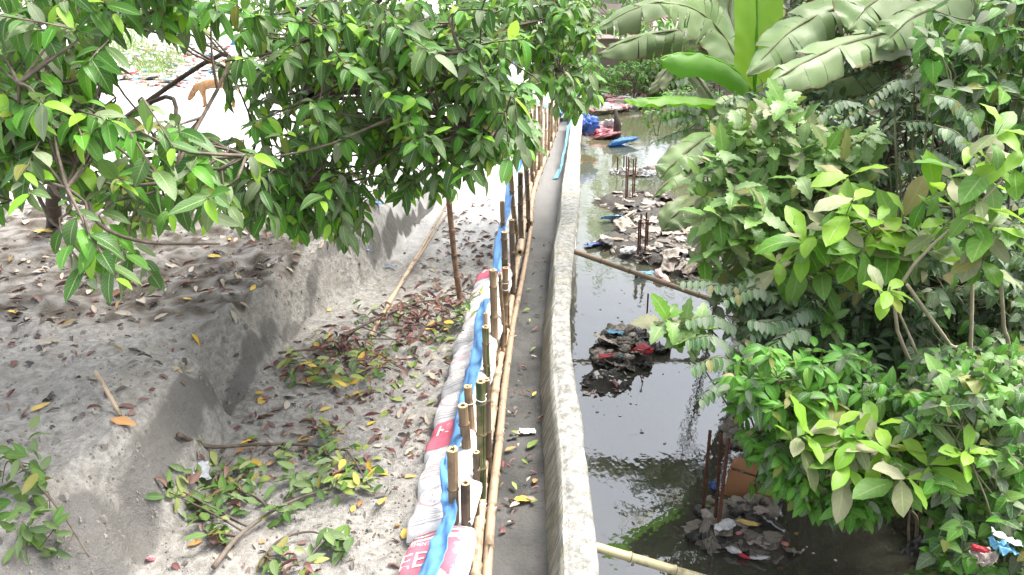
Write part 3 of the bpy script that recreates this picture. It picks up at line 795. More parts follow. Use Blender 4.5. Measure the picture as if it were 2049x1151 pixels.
def make_sack(label, centre, tilt, yaw, kind, seed):
    t = thing('cement_sack', label, 'sack', centre, 'cement sacks behind the fence')
    Mx = Matrix.Translation(centre) @ Matrix.Rotation(yaw, 4, 'Z') @ Matrix.Rotation(tilt, 4, 'Y')
    nu, nv = 25, 19
    u = BA * np.sin(np.linspace(-1, 1, nu) * math.pi / 2); v = BB * np.sin(np.linspace(-1, 1, nv) * math.pi / 2)
    Vv, Uu = np.meshgrid(v, u, indexing='ij')
    rag = 1 + fbm(Uu * 12, Vv * 12, seed + 5) * 0.08
    top = np.stack([Uu * rag, Vv * rag, sack_top(Uu, Vv, seed)], -1).reshape(-1, 3)
    bot = np.stack([Uu * rag, Vv * rag, -sack_top(Uu, Vv, seed + 9) * 0.8 - 0.004], -1).reshape(-1, 3)
    q = grid_quads(nu, nv)
    mb = MB(); mb.add(top, q); mb.add(bot, q[:, ::-1])
    obj('sack_body', mb.mesh('sack_body', [M['bag_white']]), t, Mx)
    def flat(name, V2, T2, mat, off=0.004, scale=1, rot=0, at=(0, 0)):
        V2 = np.asarray(V2, float) * scale
        c, s = math.cos(rot), math.sin(rot)
        x = V2[:, 0] * c - V2[:, 1] * s + at[0]; y = V2[:, 0] * s + V2[:, 1] * c + at[1]
        return np.stack([x, y, sack_top(x, y, seed) + off], -1), T2, mat
    pieces = []
    def band(u0, u1, v0, v1, mat, off=0.003):
        a = np.linspace(u0, u1, 14); b_ = np.linspace(v0, v1, 10)
        B_, A_ = np.meshgrid(b_, a, indexing='ij')
        qd = grid_quads(14, 10)
        tr = np.concatenate([qd[:, [0, 1, 2]], qd[:, [0, 2, 3]]])
        pieces.append(flat('b', np.stack([A_.ravel(), B_.ravel()], -1), tr, mat, off))
    def ring(cx, cy, r0, r1, mat):
        th = np.linspace(0, 2 * math.pi, 41)[:-1]
        V2 = np.concatenate([np.stack([np.cos(th) * r, np.sin(th) * r], -1) for r in (r0, r1)])
        i = np.arange(40); j = (i + 1) % 40
        pieces.append(flat('r', V2, np.concatenate([np.stack([i, j, j + 40], -1), np.stack([i, j + 40, i + 40], -1)]), mat, 0.0035, at=(cx, cy)))
    def arc(s, cx, cy, r, a0, a1, size, mat, inner=False):
        for k, ch in enumerate(s):
            a = a0 + (a1 - a0) * k / max(1, len(s) - 1)
            if ch == ' ': continue
            V2, T2 = text_tris(ch)
            pieces.append(flat('l', V2 - np.array([0, 0.5]), T2, mat, 0.0045, size, a - math.pi / 2 + (math.pi if inner else 0), (cx + r * math.cos(a), cy + r * math.sin(a))))
    def word(s, cx, cy, size, mat, off=0.006, rot=0):
        V2, T2 = text_tris(s)
        pieces.append(flat('w', V2 - np.array([0, 0.5]), T2, mat, off, size, rot, (cx, cy)))
    if kind == 'ring':
        cx, cy = -0.015, 0.045
        ring(cx, cy, 0.098, 0.106, 'bag_rose'); ring(cx, cy, 0.052, 0.056, 'bag_grey'); ring(cx, cy, 0.030, 0.033, 'bag_grey')
        arc('SEVEN RINGS', cx, cy, 0.077, R(205), R(-25), 0.025, 'bag_grey')
        arc('CEMENT', cx, cy, 0.077, R(232), R(308), 0.025, 'bag_grey', True)
        for k in range(3):
            th = R(90 + 120 * k); ring(cx + 0.016 * math.cos(th), cy + 0.016 * math.sin(th), 0.012, 0.0145, 'bag_grey')
        for k in range(6): band(-0.12, -0.12 + 0.14 + 0.02 * (k % 3), -0.085 - k * 0.014, -0.081 - k * 0.014, 'bag_grey', 0.0035)
    elif kind == 'red':
        band(-0.152, 0.15, -0.165, 0.06, 'bag_red'); band(-0.152, 0.15, 0.09, 0.105, 'bag_red'); band(-0.15, 0.15, 0.125, 0.137, 'bag_red')
        word('EE', -0.07, -0.06, 0.10, 'bag_bright'); word('CEMENT', -0.06, 0.035, 0.022, 'bag_bright')
    elif kind == 'redk':
        band(-0.152, 0.15, -0.155, 0.13, 'bag_red'); word('K', -0.03, 0.0, 0.11, 'bag_bright'); band(-0.15, 0.15, 0.145, 0.155, 'bag_red')
    elif kind == 'lines':
        for k in range(7): band(-0.12, -0.12 + 0.12 + 0.02 * ((k * 2) % 3), -0.03 - k * 0.016, -0.025 - k * 0.016, 'bag_rose', 0.0035)
        word('CEMENT', -0.03, 0.05, 0.03, 'bag_rose')
    if pieces:
        V = np.concatenate([p[0] for p in pieces]); off = 0; T = []; mi = []; mats = ['bag_red', 'bag_rose', 'bag_grey', 'bag_bright']
        for p in pieces:
            T.append(p[1] + off); off += len(p[0]); mi += [mats.index(p[2])] * len(p[1])
        obj('print', new_mesh('print', V, np.zeros((0, 4)), None, [M[m] for m in mats], mi, True, np.concatenate(T)), t, Mx)
    return t
sacks = [((862,1128),'red','white sack with a wide red band lettered in white, nearest sack'), ((884,1026),'ring','white sack with a round rose emblem, second nearest, wired to the blue strip'),
 ((890,945),'lines','plain white sack behind the second nearest sack'), ((900,883),'redk','sack with a red face and a white letter, fourth from the bottom'),
 ((912,823),'ring','white sack with a round emblem just behind the red-faced sack'), ((924,765),'ring','white sack with a round emblem beside the reddish-topped post'),
 ((938,720),'lines','small looking white sack with rose print beside the lumpy post'), ((948,682),'ring','white sack with a round emblem and a pale leaf on it'),
 ((957,645),'lines','white sack beside the litter of wilted leaves'), ((966,612),'ring','white sack left of the tall straight tan post'), ((972,585),'lines','white sack near the top of the visible row'), ((976,558),'redk','red sack farthest up the row, half behind the tan post')]
for k, (c, kind, lab) in enumerate(sacks):
    p = G(c[0], c[1], 0.30)
    p.x = float(at_line(L_FENCE, p.y)) - 0.165
    make_sack(lab, p, R(-24 + random.uniform(-4, 4)), R(-8 + random.uniform(-5, 5)), kind, 200 + k * 7)

# ---------------------------------------------------------------- leaf shapes
def leaf_shape(ratio, prof, nseg=8, fold=0.25, droop=0.25, wave=0.0, lobes=0.0, seed=0, twist=0.0):
    """unit leaf along +Y, normal +Z; returns V, Q, UV"""
    rn = np.random.default_rng(seed)
    V, U = [], []
    ph = rn.uniform(0, 6)
    for i in range(nseg + 1):
        v = i / nseg
        wv = max(prof(v), 0.004) * ratio * 0.5
        ang = -droop * v * 1.3
        y = math.sin(droop * 1.3 * v) / max(droop * 1.3, 1e-3) if droop > 1e-3 else v
        z = -(1 - math.cos(droop * 1.3 * v)) / max(droop * 1.3, 1e-3) if droop > 1e-3 else 0
        for sgn in (-1, 0, 1):
            lw = wv * (1 + lobes * (1 if (i % 2) else -1)) if sgn else 0
            if i in (0, nseg): lw = wv if sgn else 0
            tw = twist * v
            x = sgn * lw * math.cos(fold)
            dz = abs(sgn) * lw * math.sin(fold) + (wave * math.sin(v * 15 + ph + sgn * 1.2) * prof(v) if sgn else 0)
            xx, zz = x * math.cos(tw) - dz * math.sin(tw), x * math.sin(tw) + dz * math.cos(tw)
            V.append((xx, y + (0.0 if sgn == 0 else lobes * 0.1 * wv), z + zz)); U.append((0.5 + 0.5 * sgn * min(1, lw / max(wv, 1e-4)), v))
    return np.array(V), grid_quads(3, nseg + 1), np.array(U)
pr_ell = lambda v: (math.sin(math.pi * min(1, v ** 0.85)) ** 0.75) * (1 - 0.18 * v) if 0 < v < 1 else 0.0
pr_obo = lambda v: (math.sin(math.pi * v ** 1.25) ** 0.8) if 0 < v < 1 else 0.0
pr_hrt = lambda v: max(0.0, (1 - v) ** 0.75 * (0.55 + 1.5 * min(v, 0.25) * 1.6)) if v > 0 else 0.45
pr_lan = lambda v: (math.sin(math.pi * v ** 0.7) ** 0.9) * (1 - 0.3 * v) if 0 < v < 1 else 0.0
SPEC = {}
def species(key, ratio, prof, mats, weights, nvar=3, **kw):
    out = []
    fold0, droop0 = kw.pop('fold', 0.25), kw.pop('droop', 0.3)
    for mi, mname in enumerate(mats):
        for v in range(nvar):
            Vq = leaf_shape(ratio * random.uniform(0.9, 1.1), prof, fold=fold0 * random.uniform(0.5, 1.4), droop=droop0 * random.uniform(0.2, 1.8), seed=len(out), twist=random.uniform(-0.35, 0.35), **kw)
            out.append((mi, Vq, new_mesh('leaf_' + key, *Vq, [M[mname]])))
    SPEC[key] = dict(var=out, mats=[M[m] for m in mats], w=weights, nvar=nvar)
species('ficus', 0.44, pr_ell, ['fic_dark', 'fic_mid', 'fic_dust', 'fic_young'], [0.40, 0.28, 0.26, 0.06], 4, fold=0.28, droop=0.5, wave=0.012)
species('broad', 0.42, pr_obo, ['br_dust', 'br_mid', 'br_young'], [0.35, 0.45, 0.2], 3, fold=0.2, droop=0.6, wave=0.03)
species('lobed', 0.55, pr_ell, ['lob', 'br_mid', 'br_dust'], [0.62, 0.2, 0.18], 3, fold=0.18, droop=0.5, wave=0.02, lobes=0.17, nseg=10)
species('small', 0.46, pr_ell, ['sm', 'sm_dark', 'br_mid'], [0.66, 0.22, 0.12], 3, fold=0.25, droop=0.5, nseg=6)
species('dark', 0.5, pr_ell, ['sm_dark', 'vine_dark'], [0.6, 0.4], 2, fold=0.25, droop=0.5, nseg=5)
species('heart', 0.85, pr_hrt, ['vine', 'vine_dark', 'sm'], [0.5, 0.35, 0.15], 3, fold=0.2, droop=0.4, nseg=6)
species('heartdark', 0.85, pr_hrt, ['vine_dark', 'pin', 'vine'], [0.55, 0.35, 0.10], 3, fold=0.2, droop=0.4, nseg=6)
FALL = {}
for key in ('f_yel', 'f_brn', 'f_mar', 'f_drk', 'f_grn', 'f_wilt', 'f_pale', 'f_org'):
    lst = []
    for v in range(4):
        curl = {'f_yel': 0.25, 'f_grn': 0.4, 'f_wilt': 0.5, 'f_pale': 0.6, 'f_org': 0.4}.get(key, 0.8)
        Vq = leaf_shape(random.uniform(0.38, 0.52), pr_ell, 7, fold=curl * random.uniform(0.4, 1.3), droop=curl * random.uniform(-1.0, 1.2) if curl > .3 else 0.15, wave=0.03, seed=v, twist=random.uniform(-.8, .8) * curl)
        lst.append((Vq, new_mesh('leaf_' + key, *Vq, [M[key]])))
    FALL[key] = lst

def frame(p, d, n, s):
    d = Vector(d).normalized(); n = Vector(n)
    x = d.cross(n)
    if x.length < 1e-4: x = d.orthogonal()
    x.normalize(); z = x.cross(d).normalized()
    m = Matrix((( x.x, d.x, z.x, p[0]), (x.y, d.y, z.y, p[1]), (x.z, d.z, z.z, p[2]), (0, 0, 0, 1)))
    return m @ Matrix.Diagonal((s, s, s, 1))

def join_leaves(name, items, mats):
    """items: (matrix, matindex, (V,Q,U)) joined in one mesh"""
    mb = MB()
    groups = {}
    for m, mi, Vq in items: groups.setdefault(id(Vq), [Vq, mi, []])[2].append(m)
    for Vq, mi, ms in groups.values():
        A = np.array([np.array(m) for m in ms])
        V = np.einsum('nij,vj->nvi', A[:, :3, :3], Vq[0]) + A[:, None, :3, 3]
        nv = len(Vq[0]); n = len(ms)
        Q = (Vq[1][None] + (np.arange(n) * nv)[:, None, None]).reshape(-1, 4)
        mb.add(V.reshape(-1, 3), Q, np.tile(Vq[2], (n, 1)), mi)
    return mb.mesh(name, mats)

# ---------------------------------------------------------------- fallen leaves
def lay(px, py, key, size, lift=0.012, az=None, tilt=0.35, on=None):
    if on is None: p = GT(px, py); n = ground_normal(p.x, p.y, 0.05)
    else: p = G(px, py, on); n = Vector((0, 0, 1))
    az = random.uniform(0, 6.283) if az is None else az
    n = (n + Vector((random.gauss(0, tilt), random.gauss(0, tilt), 0)) * 0.6).normalized()
    d = Vector((math.cos(az), math.sin(az), 0)); d = (d - n * d.dot(n)).normalized()
    return frame(p + Vector((0, 0, lift)), d, n, size)
def put_leaf(label, group, px, py, key, size, az=None, on=None, tilt=0.3, lift=0.012):
    m = lay(px, py, key, size, lift, az, tilt, on)
    o = obj('fallen_leaf', random.choice(FALL[key])[1], None, m)
    return tag(o, label, 'leaf', group)
put_leaf('large flat yellow leaf lying on the grey silt near the bottom', None, 1028, 1003, 'f_yel', .125, 0.1, 0.02, 0.05)
put_leaf('long yellow notched leaf standing on the sand beside the nearest sacks', None, 805, 1082, 'f_yel', .17, 1.15, None, 0.2)
put_leaf('ochre leaf at the foot of the pale stick on the bank', None, 222, 842, 'f_org', .15, -0.2, None, 0.1)
put_leaf('big yellow leaf on the dark bank under the left tree', None, 68, 466, 'f_yel', .19, 0.5, None, 0.1)
put_leaf('upright yellow leaf at the foot of the dark sand slope', None, 518, 812, 'f_yel', .13, 1.5, None, 0.1)
put_leaf('greenish yellow leaf on the silt beside a white scrap', None, 1055, 900, 'f_grn', .12, 0.9, 0.02, 0.1)
put_leaf('orange-brown leaf on the silt by the rails', None, 1010, 905, 'f_org', .085, 0.5, 0.02, 0.1)
put_leaf('small reddish leaf lying against the foot of the wall', None, 1068, 970, 'f_org', .08, 1.3, 0.02, 0.1)
put_leaf('yellow-olive leaf alone on the left of the pale bank', None, 62, 828, 'f_yel', .12, 1.2, None, 0.1)
for (x, y, s, a) in ((595,885,.09,.2),(490,928,.11,-.3),(480,895,.07,.8),(703,1028,.06,1.4),(758,952,.09,.2),(385,672,.08,-.2),(655,625,.08,1.2),(345,738,.07,-.4),(640,825,.07,.4),(735,855,.07,1),(510,790,.06,0),(810,958,.06,.3),(505,605,.07,1.4),(365,600,.06,.2),(15,625,.10,0.1),(505,580,.06,1.5),(415,515,.1,.1),(1065,795,.06,1),(455,480,.09,.2)):
    if x > 1000: put_leaf('small yellow leaf among maroon ones on the silt', None, x, y, 'f_yel', s, a, .02)
    else: put_leaf('yellow fallen leaf scattered on the sand', 'scattered yellow leaves', x, y, 'f_yel', s * 1.15, a)
rest = []
def inpoly(x, y, P):
    c = False
    for (x1, y1), (x2, y2) in zip(P, P[1:] + P[:1]):
        if (y1 > y) != (y2 > y) and x < (x2 - x1) * (y - y1) / (y2 - y1) + x1: c = not c
    return c
def sample(P):
    xs, ys = [p[0] for p in P], [p[1] for p in P]
    while True:
        x, y = random.uniform(min(xs), max(xs)), random.uniform(min(ys), max(ys))
        if inpoly(x, y, P): return x, y
trench = [(540,760),(700,620),(900,600),(945,640),(890,800),(850,900),(760,960),(500,900),(470,860)]
trench_far = [(840,560),(880,430),(990,390),(990,520),(950,600),(820,620)]
low = [(330,1150),(430,900),(850,900),(830,1150)]
bankp = [(0,560),(430,540),(640,560),(420,720),(280,830),(0,900)]
bankd = [(0,400),(520,440),(700,480),(430,600),(0,700)]
chan = [(1005,880),(1050,560),(1060,470),(1105,470),(1085,600),(1075,760),(1082,1000),(1000,1080)]
LAB = {'f_mar': ('curled maroon fallen leaf', 'maroon'), 'f_brn': ('curled brown fallen leaf', 'brown'), 'f_drk': ('shrivelled dark fallen leaf', 'dark'), 'f_grn': ('yellow-green fallen leaf', 'green'), 'f_wilt': ('wilted green leaf', 'wilted'), 'f_pale': ('pale dry fallen leaf', 'pale'), 'f_yel': ('yellow fallen leaf', 'yellow'), 'f_org': ('orange-brown fallen leaf', 'orange')}
WH = {'t': 'on the trench floor', 'f': 'on the far trench sand', 'l': 'on the near sand', 'b': 'on the left bank', 'c': 'on the silt in the channel'}
def scatter(poly, where, n, nobj, keys, size, on=None):
    for k in range(n):
        x, y = sample(poly); key = random.choice(keys); s = random.uniform(*size)
        if k < nobj: put_leaf(LAB[key][0] + ' ' + WH[where], LAB[key][1] + ' leaves ' + WH[where], x, y, key, s, None, on, 0.4)
        else: rest.append((lay(x, y, key, s, 0.01, None, 0.4, on), key))
scatter(trench, 't', 270, 90, ['f_mar', 'f_mar', 'f_brn', 'f_brn', 'f_drk', 'f_grn', 'f_pale'], (.06, .12))
scatter([(620,720),(720,620),(900,590),(950,620),(900,720),(760,770)], 't', 110, 10, ['f_mar', 'f_brn', 'f_brn', 'f_wilt', 'f_grn', 'f_drk'], (.07, .12))
scatter(trench_far, 'f', 230, 40, ['f_brn', 'f_drk', 'f_pale', 'f_mar', 'f_brn'], (.06, .12))
scatter(low, 'l', 80, 40, ['f_mar', 'f_brn', 'f_drk', 'f_drk', 'f_pale', 'f_org'], (.035, .08))
scatter(bankp, 'b', 120, 40, ['f_drk', 'f_drk', 'f_brn', 'f_mar', 'f_pale'], (.05, .11))
scatter(bankd, 'b', 260, 40, ['f_drk', 'f_brn', 'f_drk', 'f_pale'], (.06, .13))
scatter(chan, 'c', 60, 45, ['f_mar', 'f_mar', 'f_drk', 'f_brn', 'f_pale', 'f_grn'], (.045, .085), 0.025)
ks = list(FALL)
its = [(m, ks.index(k), FALL[k][random.randrange(4)][0]) for m, k in rest]
tag(obj('leaf_litter', join_leaves('leaf_litter', its, [M[k] for k in ks])), 'small dry leaf litter strewn over sand and bank', 'leaf litter', kind='stuff')
# crumbs of sand and soil
crumbs = MB()
for k in range(2200):
    x, y = sample([(0, 420), (560, 430), (900, 420), (960, 600), (830, 1150), (0, 1150)])
    p = GT(x, y) if k % 4 == 0 else p + Vector((random.gauss(0, .12), random.gauss(0, .12), 0))
    z = hz(p.x, p.y); s = random.uniform(.003, .011) * (2.6 if random.random() < .10 else 1)
    a = random.uniform(0, 6.28); c, sn = math.cos(a) * s, math.sin(a) * s
    q = [(c, sn, -.3 * s), (-sn, c, -.3 * s), (-c, -sn, -.3 * s), (sn, -c, -.3 * s), (c * .5, sn * .5, s * .8), (-sn * .5, c * .5, s * .7), (-c * .5, -sn * .5, s * .8), (sn * .5, -c * .5, s * .6)]
    crumbs.add(np.array(q) + np.array([p.x, p.y, z]), [(0, 1, 5, 4), (1, 2, 6, 5), (2, 3, 7, 6), (3, 0, 4, 7), (4, 5, 6, 7)])
M['crumb'] = simple('sand_clod', (0.27, 0.25, 0.22), (0.16, 0.148, 0.13), 30, .95, .1)
tag(obj('sand_clods', crumbs.mesh('sand_clods', [M['crumb']], False)), 'small clods and crumbs of damp sand on the bank and trench', 'sand clods', kind='stuff')

# ---------------------------------------------------------------- cut branches lying on the sand
def cut_branch(label, stem, blobs, r=0.012, rise=0.03, mats=('f_wilt', 'f_grn', 'f_wilt'), size=(.07, .12), up=0.3, matstem='twig', nside=0):
    P = [GT(x, y) + Vector((0, 0, rise + 0.02 * random.random())) for x, y in stem]
    t = thing('cut_branch', label, 'branch', GT(*stem[0]), 'cut leafy branches on the sand')
    C = catmull(P, 24)
    mb = MB(); mb.add(*tube(C, np.linspace(r, r * .4, len(C)), 7))
    for bx, by, br, n, keys in blobs:
        c = GT(bx, by)
        j = min(range(len(C)), key=lambda i: (C[i][0] - c.x) ** 2 + (C[i][1] - c.y) ** 2)
        e = np.array(c) + np.array([0, 0, .05])
        if np.linalg.norm(e - C[j]) > .03: mb.add(*tube(catmull([C[j], (C[j] + e) / 2 + np.array([random.gauss(0, .02), random.gauss(0, .02), .02]), e], 8), np.linspace(r * .45, r * .2, 9), 5))
        base_az = random.uniform(0, 6.28)
        for k in range(int(n * 1.5)):
            x, y = bx + random.gauss(0, br * .55), by + random.gauss(0, br * .38)
            key = random.choice(keys)
            m = lay(x, y, key, random.uniform(*size), random.uniform(.015, .03 + up * .25), random.gauss(base_az, 1.5), up + .25)
            obj('leaf', random.choice(FALL[key])[1], t, m)
    obj('stem', mb.mesh('stem', [M[matstem]]), t)
    return t
Wg, Wy, Wb, Wm = ('f_wilt', 'f_wilt', 'f_wilt', 'f_wilt', 'f_grn', 'f_brn'), ('f_grn', 'f_wilt', 'f_grn', 'f_yel'), ('f_brn', 'f_mar', 'f_brn', 'f_drk'), ('f_grn', 'f_brn', 'f_mar', 'f_wilt')
cut_branch('long bare-ended branch with green leaves lying across the near sand', [(360,888),(420,908),(520,906),(610,908),(695,918)], [(650,880,35,14,Wg),(690,940,45,16,Wy),(640,925,40,12,Wg),(740,990,30,10,Wy),(560,920,30,8,Wg),(500,960,30,8,Wg)], .015, .05)
cut_branch('branch with a thick pile of green leaves below the white plastic bag', [(430,1150),(480,1090),(545,1040),(600,1010),(660,990)], [(430,960,45,26,Wg),(480,1000,45,24,Wg),(400,1040,28,14,('f_wilt',)),(340,1000,18,7,Wg),(440,1085,35,16,Wg),(610,990,45,18,('f_wilt',)),(560,1040,22,8,('f_wilt',)),(680,975,40,16,Wg),(370,1000,22,8,Wm)], .014, .04)
cut_branch('small leafy branch at the bottom centre of the sand', [(520,1150),(560,1100),(620,1080),(665,1095)], [(565,1135,30,12,Wg),(660,1100,22,9,('f_wilt',)),(690,1095,15,5,('f_wilt',)),(610,1150,30,8,Wm)], .009, .04)
cut_branch('dead branch with hanging brown and green leaves below the lone stake', [(690,700),(745,668),(830,632),(900,618),(950,592)], [(900,640,30,20,Wb),(860,655,30,20,Wb),(930,650,18,14,('f_wilt', 'f_grn')),(880,690,25,10,Wy),(820,640,40,20,Wb),(780,660,35,16,Wm),(810,700,35,14,Wm),(960,620,14,10,('f_wilt', 'f_grn'))], .013, .10, up=.6)
cut_branch('litter branch with yellow-green and brown leaves at the slope foot', [(560,720),(640,705),(720,690),(800,690)], [(590,740,40,22,Wm),(640,755,40,20,Wy),(700,770,40,16,Wy),(650,710,40,18,Wb),(730,720,40,20,Wm),(690,690,30,14,Wb),(770,745,40,14,Wm),(640,690,30,8,Wy)], .010, .03)
cut_branch('dark green sprig in the lower left corner', [(45,965),(90,1020),(140,1080),(190,1160)], [(25,985,18,7,('f_wilt',)),(60,1000,16,8,('f_wilt',)),(80,950,14,6,('f_wilt',)),(105,1035,12,6,('f_wilt',)),(45,1110,18,8,('f_wilt',)),(85,1115,16,6,('f_wilt',)),(130,1130,16,6,('f_wilt',)),(10,985,12,5,('f_wilt',))], .009, .12, up=.9, size=(.07,.11))

# ---------------------------------------------------------------- rubbish
def crumple(seed, flat=0.5, amp=0.45, sub=3, freq=2.2):
    bm = bmesh.new(); bmesh.ops.create_icosphere(bm, subdivisions=sub, radius=1.0)
    for v in bm.verts:
        p = v.co.copy()
        o_ = Vector((seed * 7.3, seed * 1.7, 0))
        w_ = p + 0.5 * Vector((mnoise.noise(p * 1.5 + o_), mnoise.noise(p * 1.5 - o_), mnoise.noise(p * 1.5 + o_ * 2)))
        r = 0.85 + amp * 0.9 * mnoise.noise(w_ * 1.1 + o_) + amp * 0.55 * (abs(mnoise.noise(w_ * freq * 1.6 + o_)) * 2 - .5) + amp * .22 * (abs(mnoise.noise(w_ * freq * 4 + o_)) * 2 - .5)
        v.co = Vector((p.x * r, p.y * r * 0.8, p.z * r * flat))
    V = np.array([v.co[:] for v in bm.verts]); T = np.array([[v.index for v in f.verts] for f in bm.faces]); bm.free()
    return V, T
def sheet(seed, n=15, asp=0.7, amp=0.26):
    x, y = np.meshgrid(np.linspace(-1, 1, n), np.linspace(-asp, asp, n))
    z = np.array([[amp * (abs(mnoise.noise((a * 1.6 + seed * 5, b * 1.6, seed))) * 2.4 - .4) + amp * .4 * mnoise.noise((a * 4, b * 4, seed * 2)) for a, b in zip(r1, r2)] for r1, r2 in zip(x, y)])
    x = x + fbm(y * 1.3, x * 1.3, seed) * .5; y = y + fbm(x * 1.3 + 9, y * 1.3, seed + 3) * .4
    top = np.stack([x, y, z], -1).reshape(-1, 3); bot = top - np.array([0, 0, .03])
    q = grid_quads(n, n)
    i = np.arange(n * n).reshape(n, n); loop = np.concatenate([i[0, :-1], i[:-1, -1], i[-1, :0:-1], i[:0:-1, 0]])
    nx = np.roll(loop, -1)
    qs = np.concatenate([q, q[:, ::-1] + n * n, np.stack([loop, loop + n * n, nx + n * n, nx], -1)])
    return np.concatenate([top, bot]), qs
CR = [crumple(s, random.uniform(.35, .7), .5, 2 if s > 3 else 3) for s in range(8)]
CRF = [crumple(s + 30, random.uniform(.25, .5), .5, 4, 1.9) for s in range(8)]
SH = [sheet(s) for s in range(6)]
SHs = [sheet(s + 20, 5) for s in range(6)]
_mc = {}
def scrap_mesh(kind, v, mat):
    k = (kind, v, mat)
    if k not in _mc:
        if kind == 'c': _mc[k] = new_mesh('crumpled', CRF[v % 8][0], np.zeros((0, 4)), None, [M[mat]], None, True, CRF[v % 8][1])
        else:
            L = SH if kind == 's' else SHs
            _mc[k] = new_mesh('sheet', *L[v % 6], None, [M[mat]], None, kind == 's')
    return _mc[k]
def scrap(name, label, cat, p, size, mat, kind='c', v=None, group=None, az=None, tilt=.25):
    v = random.randrange(8) if v is None else v
    az = random.uniform(0, 6.28) if az is None else az
    if isinstance(size, (int, float)): size = (size, size, size)
    m = Matrix.Translation(p) @ Matrix.Rotation(az, 4, 'Z') @ Matrix.Rotation(random.gauss(0, tilt), 4, 'X') @ Matrix.Rotation(random.gauss(0, tilt), 4, 'Y') @ Matrix.Diagonal((*size, 1))
    return tag(obj(name, scrap_mesh(kind, v, mat), None, m), label, cat, group)
def scrap_stuff(name, label, items):
    mb = [[], [], []]; off = 0; mats = sorted({m for _, _, m in items})
    for p, s_, m in items:
        V, T = CR[4 + random.randrange(4)]
        a = random.uniform(0, 6.28); c, sn = math.cos(a), math.sin(a)
        W = V * np.array([s_, s_ * random.uniform(.5, 1), s_ * .7]); W = np.stack([W[:, 0] * c - W[:, 1] * sn, W[:, 0] * sn + W[:, 1] * c, W[:, 2]], -1) + np.array(p)
        mb[0].append(W); mb[1].append(T + off); mb[2] += [mats.index(m)] * len(T); off += len(V)
    tag(obj(name, new_mesh(name, np.concatenate(mb[0]), np.zeros((0, 4)), None, [M[m] for m in mats], mb[2], False, np.concatenate(mb[1]))), label, 'litter', kind='stuff')
WZ = -0.7
def mound(label, poly, h, seed, mat='mud', res=0.05, name='refuse_mound'):
    """low heap standing in the water inside a traced outline"""
    P = [G(x, y, WZ) for x, y in poly]
    Q2 = [(p.x, p.y) for p in P]
    x0, x1 = min(p[0] for p in Q2) - .1, max(p[0] for p in Q2) + .1
    y0, y1 = min(p[1] for p in Q2) - .1, max(p[1] for p in Q2) + .1
    nx, ny = max(8, int((x1 - x0) / res)), max(8, int((y1 - y0) / res))
    X, Y = np.meshgrid(np.linspace(x0, x1, nx), np.linspace(y0, y1, ny))
    A = np.array(Q2); Bq = np.roll(A, -1, 0)
    dist = np.full(X.shape, 1e9)
    for a, b in zip(A, Bq):
        ab = b - a; t = np.clip(((X - a[0]) * ab[0] + (Y - a[1]) * ab[1]) / (ab @ ab + 1e-9), 0, 1)
        dist = np.minimum(dist, np.hypot(X - a[0] - t * ab[0], Y - a[1] - t * ab[1]))
    ins = np.array([[inpoly(x, y, Q2) for x, y in zip(r1, r2)] for r1, r2 in zip(X, Y)])
    sd = np.where(ins, dist, -dist) + fbm(X * 6, Y * 6, seed) * .12
    Z = WZ - .05 + h * np.clip(sd / .22 + .25, -.5, 1) + fbm(X * 9, Y * 9, seed + 2) * .10 * np.clip(sd / .1 + .6, 0, 1) + fbm(X * 26, Y * 26, seed + 4, 2) * .03
    o = obj(name, new_mesh(name, np.stack([X, Y, Z], -1).reshape(-1, 3), grid_quads(nx, ny), None, [M[mat]]))
    tag(o, label, 'mound', kind='stuff')
    def zz(x, y):
        i = int(np.clip((x - x0) / (x1 - x0) * (nx - 1), 0, nx - 1)); j = int(np.clip((y - y0) / (y1 - y0) * (ny - 1), 0, ny - 1))
        return float(max(Z[j, i], WZ))
    return zz
def on_mound(zz, px, py, lift=0.0):
    p = G(px, py, WZ + .05); z = zz(p.x, p.y)
    p = G(px, py, z); return Vector((p.x, p.y, z + lift))
# island near the bottom right
pa = [(1385,1075),(1400,1010),(1440,1000),(1540,1010),(1580,1060),(1590,1105),(1560,1135),(1480,1110),(1420,1100)]
za = mound('muddy refuse mound round the near rebars', pa, .15, 1, 'mud', .03)
GA = 'scraps on the near refuse island'
for k in range(46):
    x, y = sample(pa)
    m = random.choice(['p_grey', 'p_grey', 'p_tan', 'p_dark', 'p_grey'])
    scrap('plastic_scrap', {'p_grey': 'grey muddy plastic scrap', 'p_tan': 'tan muddy plastic scrap', 'p_dark': 'black wet plastic scrap'}[m] + ' on the near refuse island', 'plastic scrap', on_mound(za, x, y, .025), random.uniform(.04, .085), m, random.choice('cs'), None, {'p_grey': 'grey', 'p_tan': 'tan', 'p_dark': 'black', 'f_pale': 'pale brown', 'p_white': 'whitish'}[m] + ' ' + GA, tilt=.22)
for k in range(9):
    a = -2.8 + k * .33
    scrap('plastic_bag', 'black torn plastic bag fanned out at the foot of the near rebars', 'plastic bag', on_mound(za, 1412, 1065, .05) + Vector((math.cos(a) * .08, math.sin(a) * .09, 0)), (.12, .04, .05), 'p_dark' if k % 2 else 'p_grey', 's', k, 'fanned black bags', a, .25)
scrap('plastic_bag', 'white plastic bag on the near refuse island', 'plastic bag', on_mound(za, 1448, 1062, .05), (.08, .06, .06), 'p_white', 'c', 1)
scrap('plastic_wrapper', 'yellow wrapper standing out on the near refuse island', 'wrapper', on_mound(za, 1492, 1060, .06), (.075, .025, .04), 'p_yel', 'c', 2, None, -.5)
scrap('plastic_bottle', 'white and pink squeezed bottle at the lower edge of the near island', 'bottle', on_mound(za, 1466, 1110, .04), (.05, .035, .05), 'p_white', 'c', 4, None, -.5)
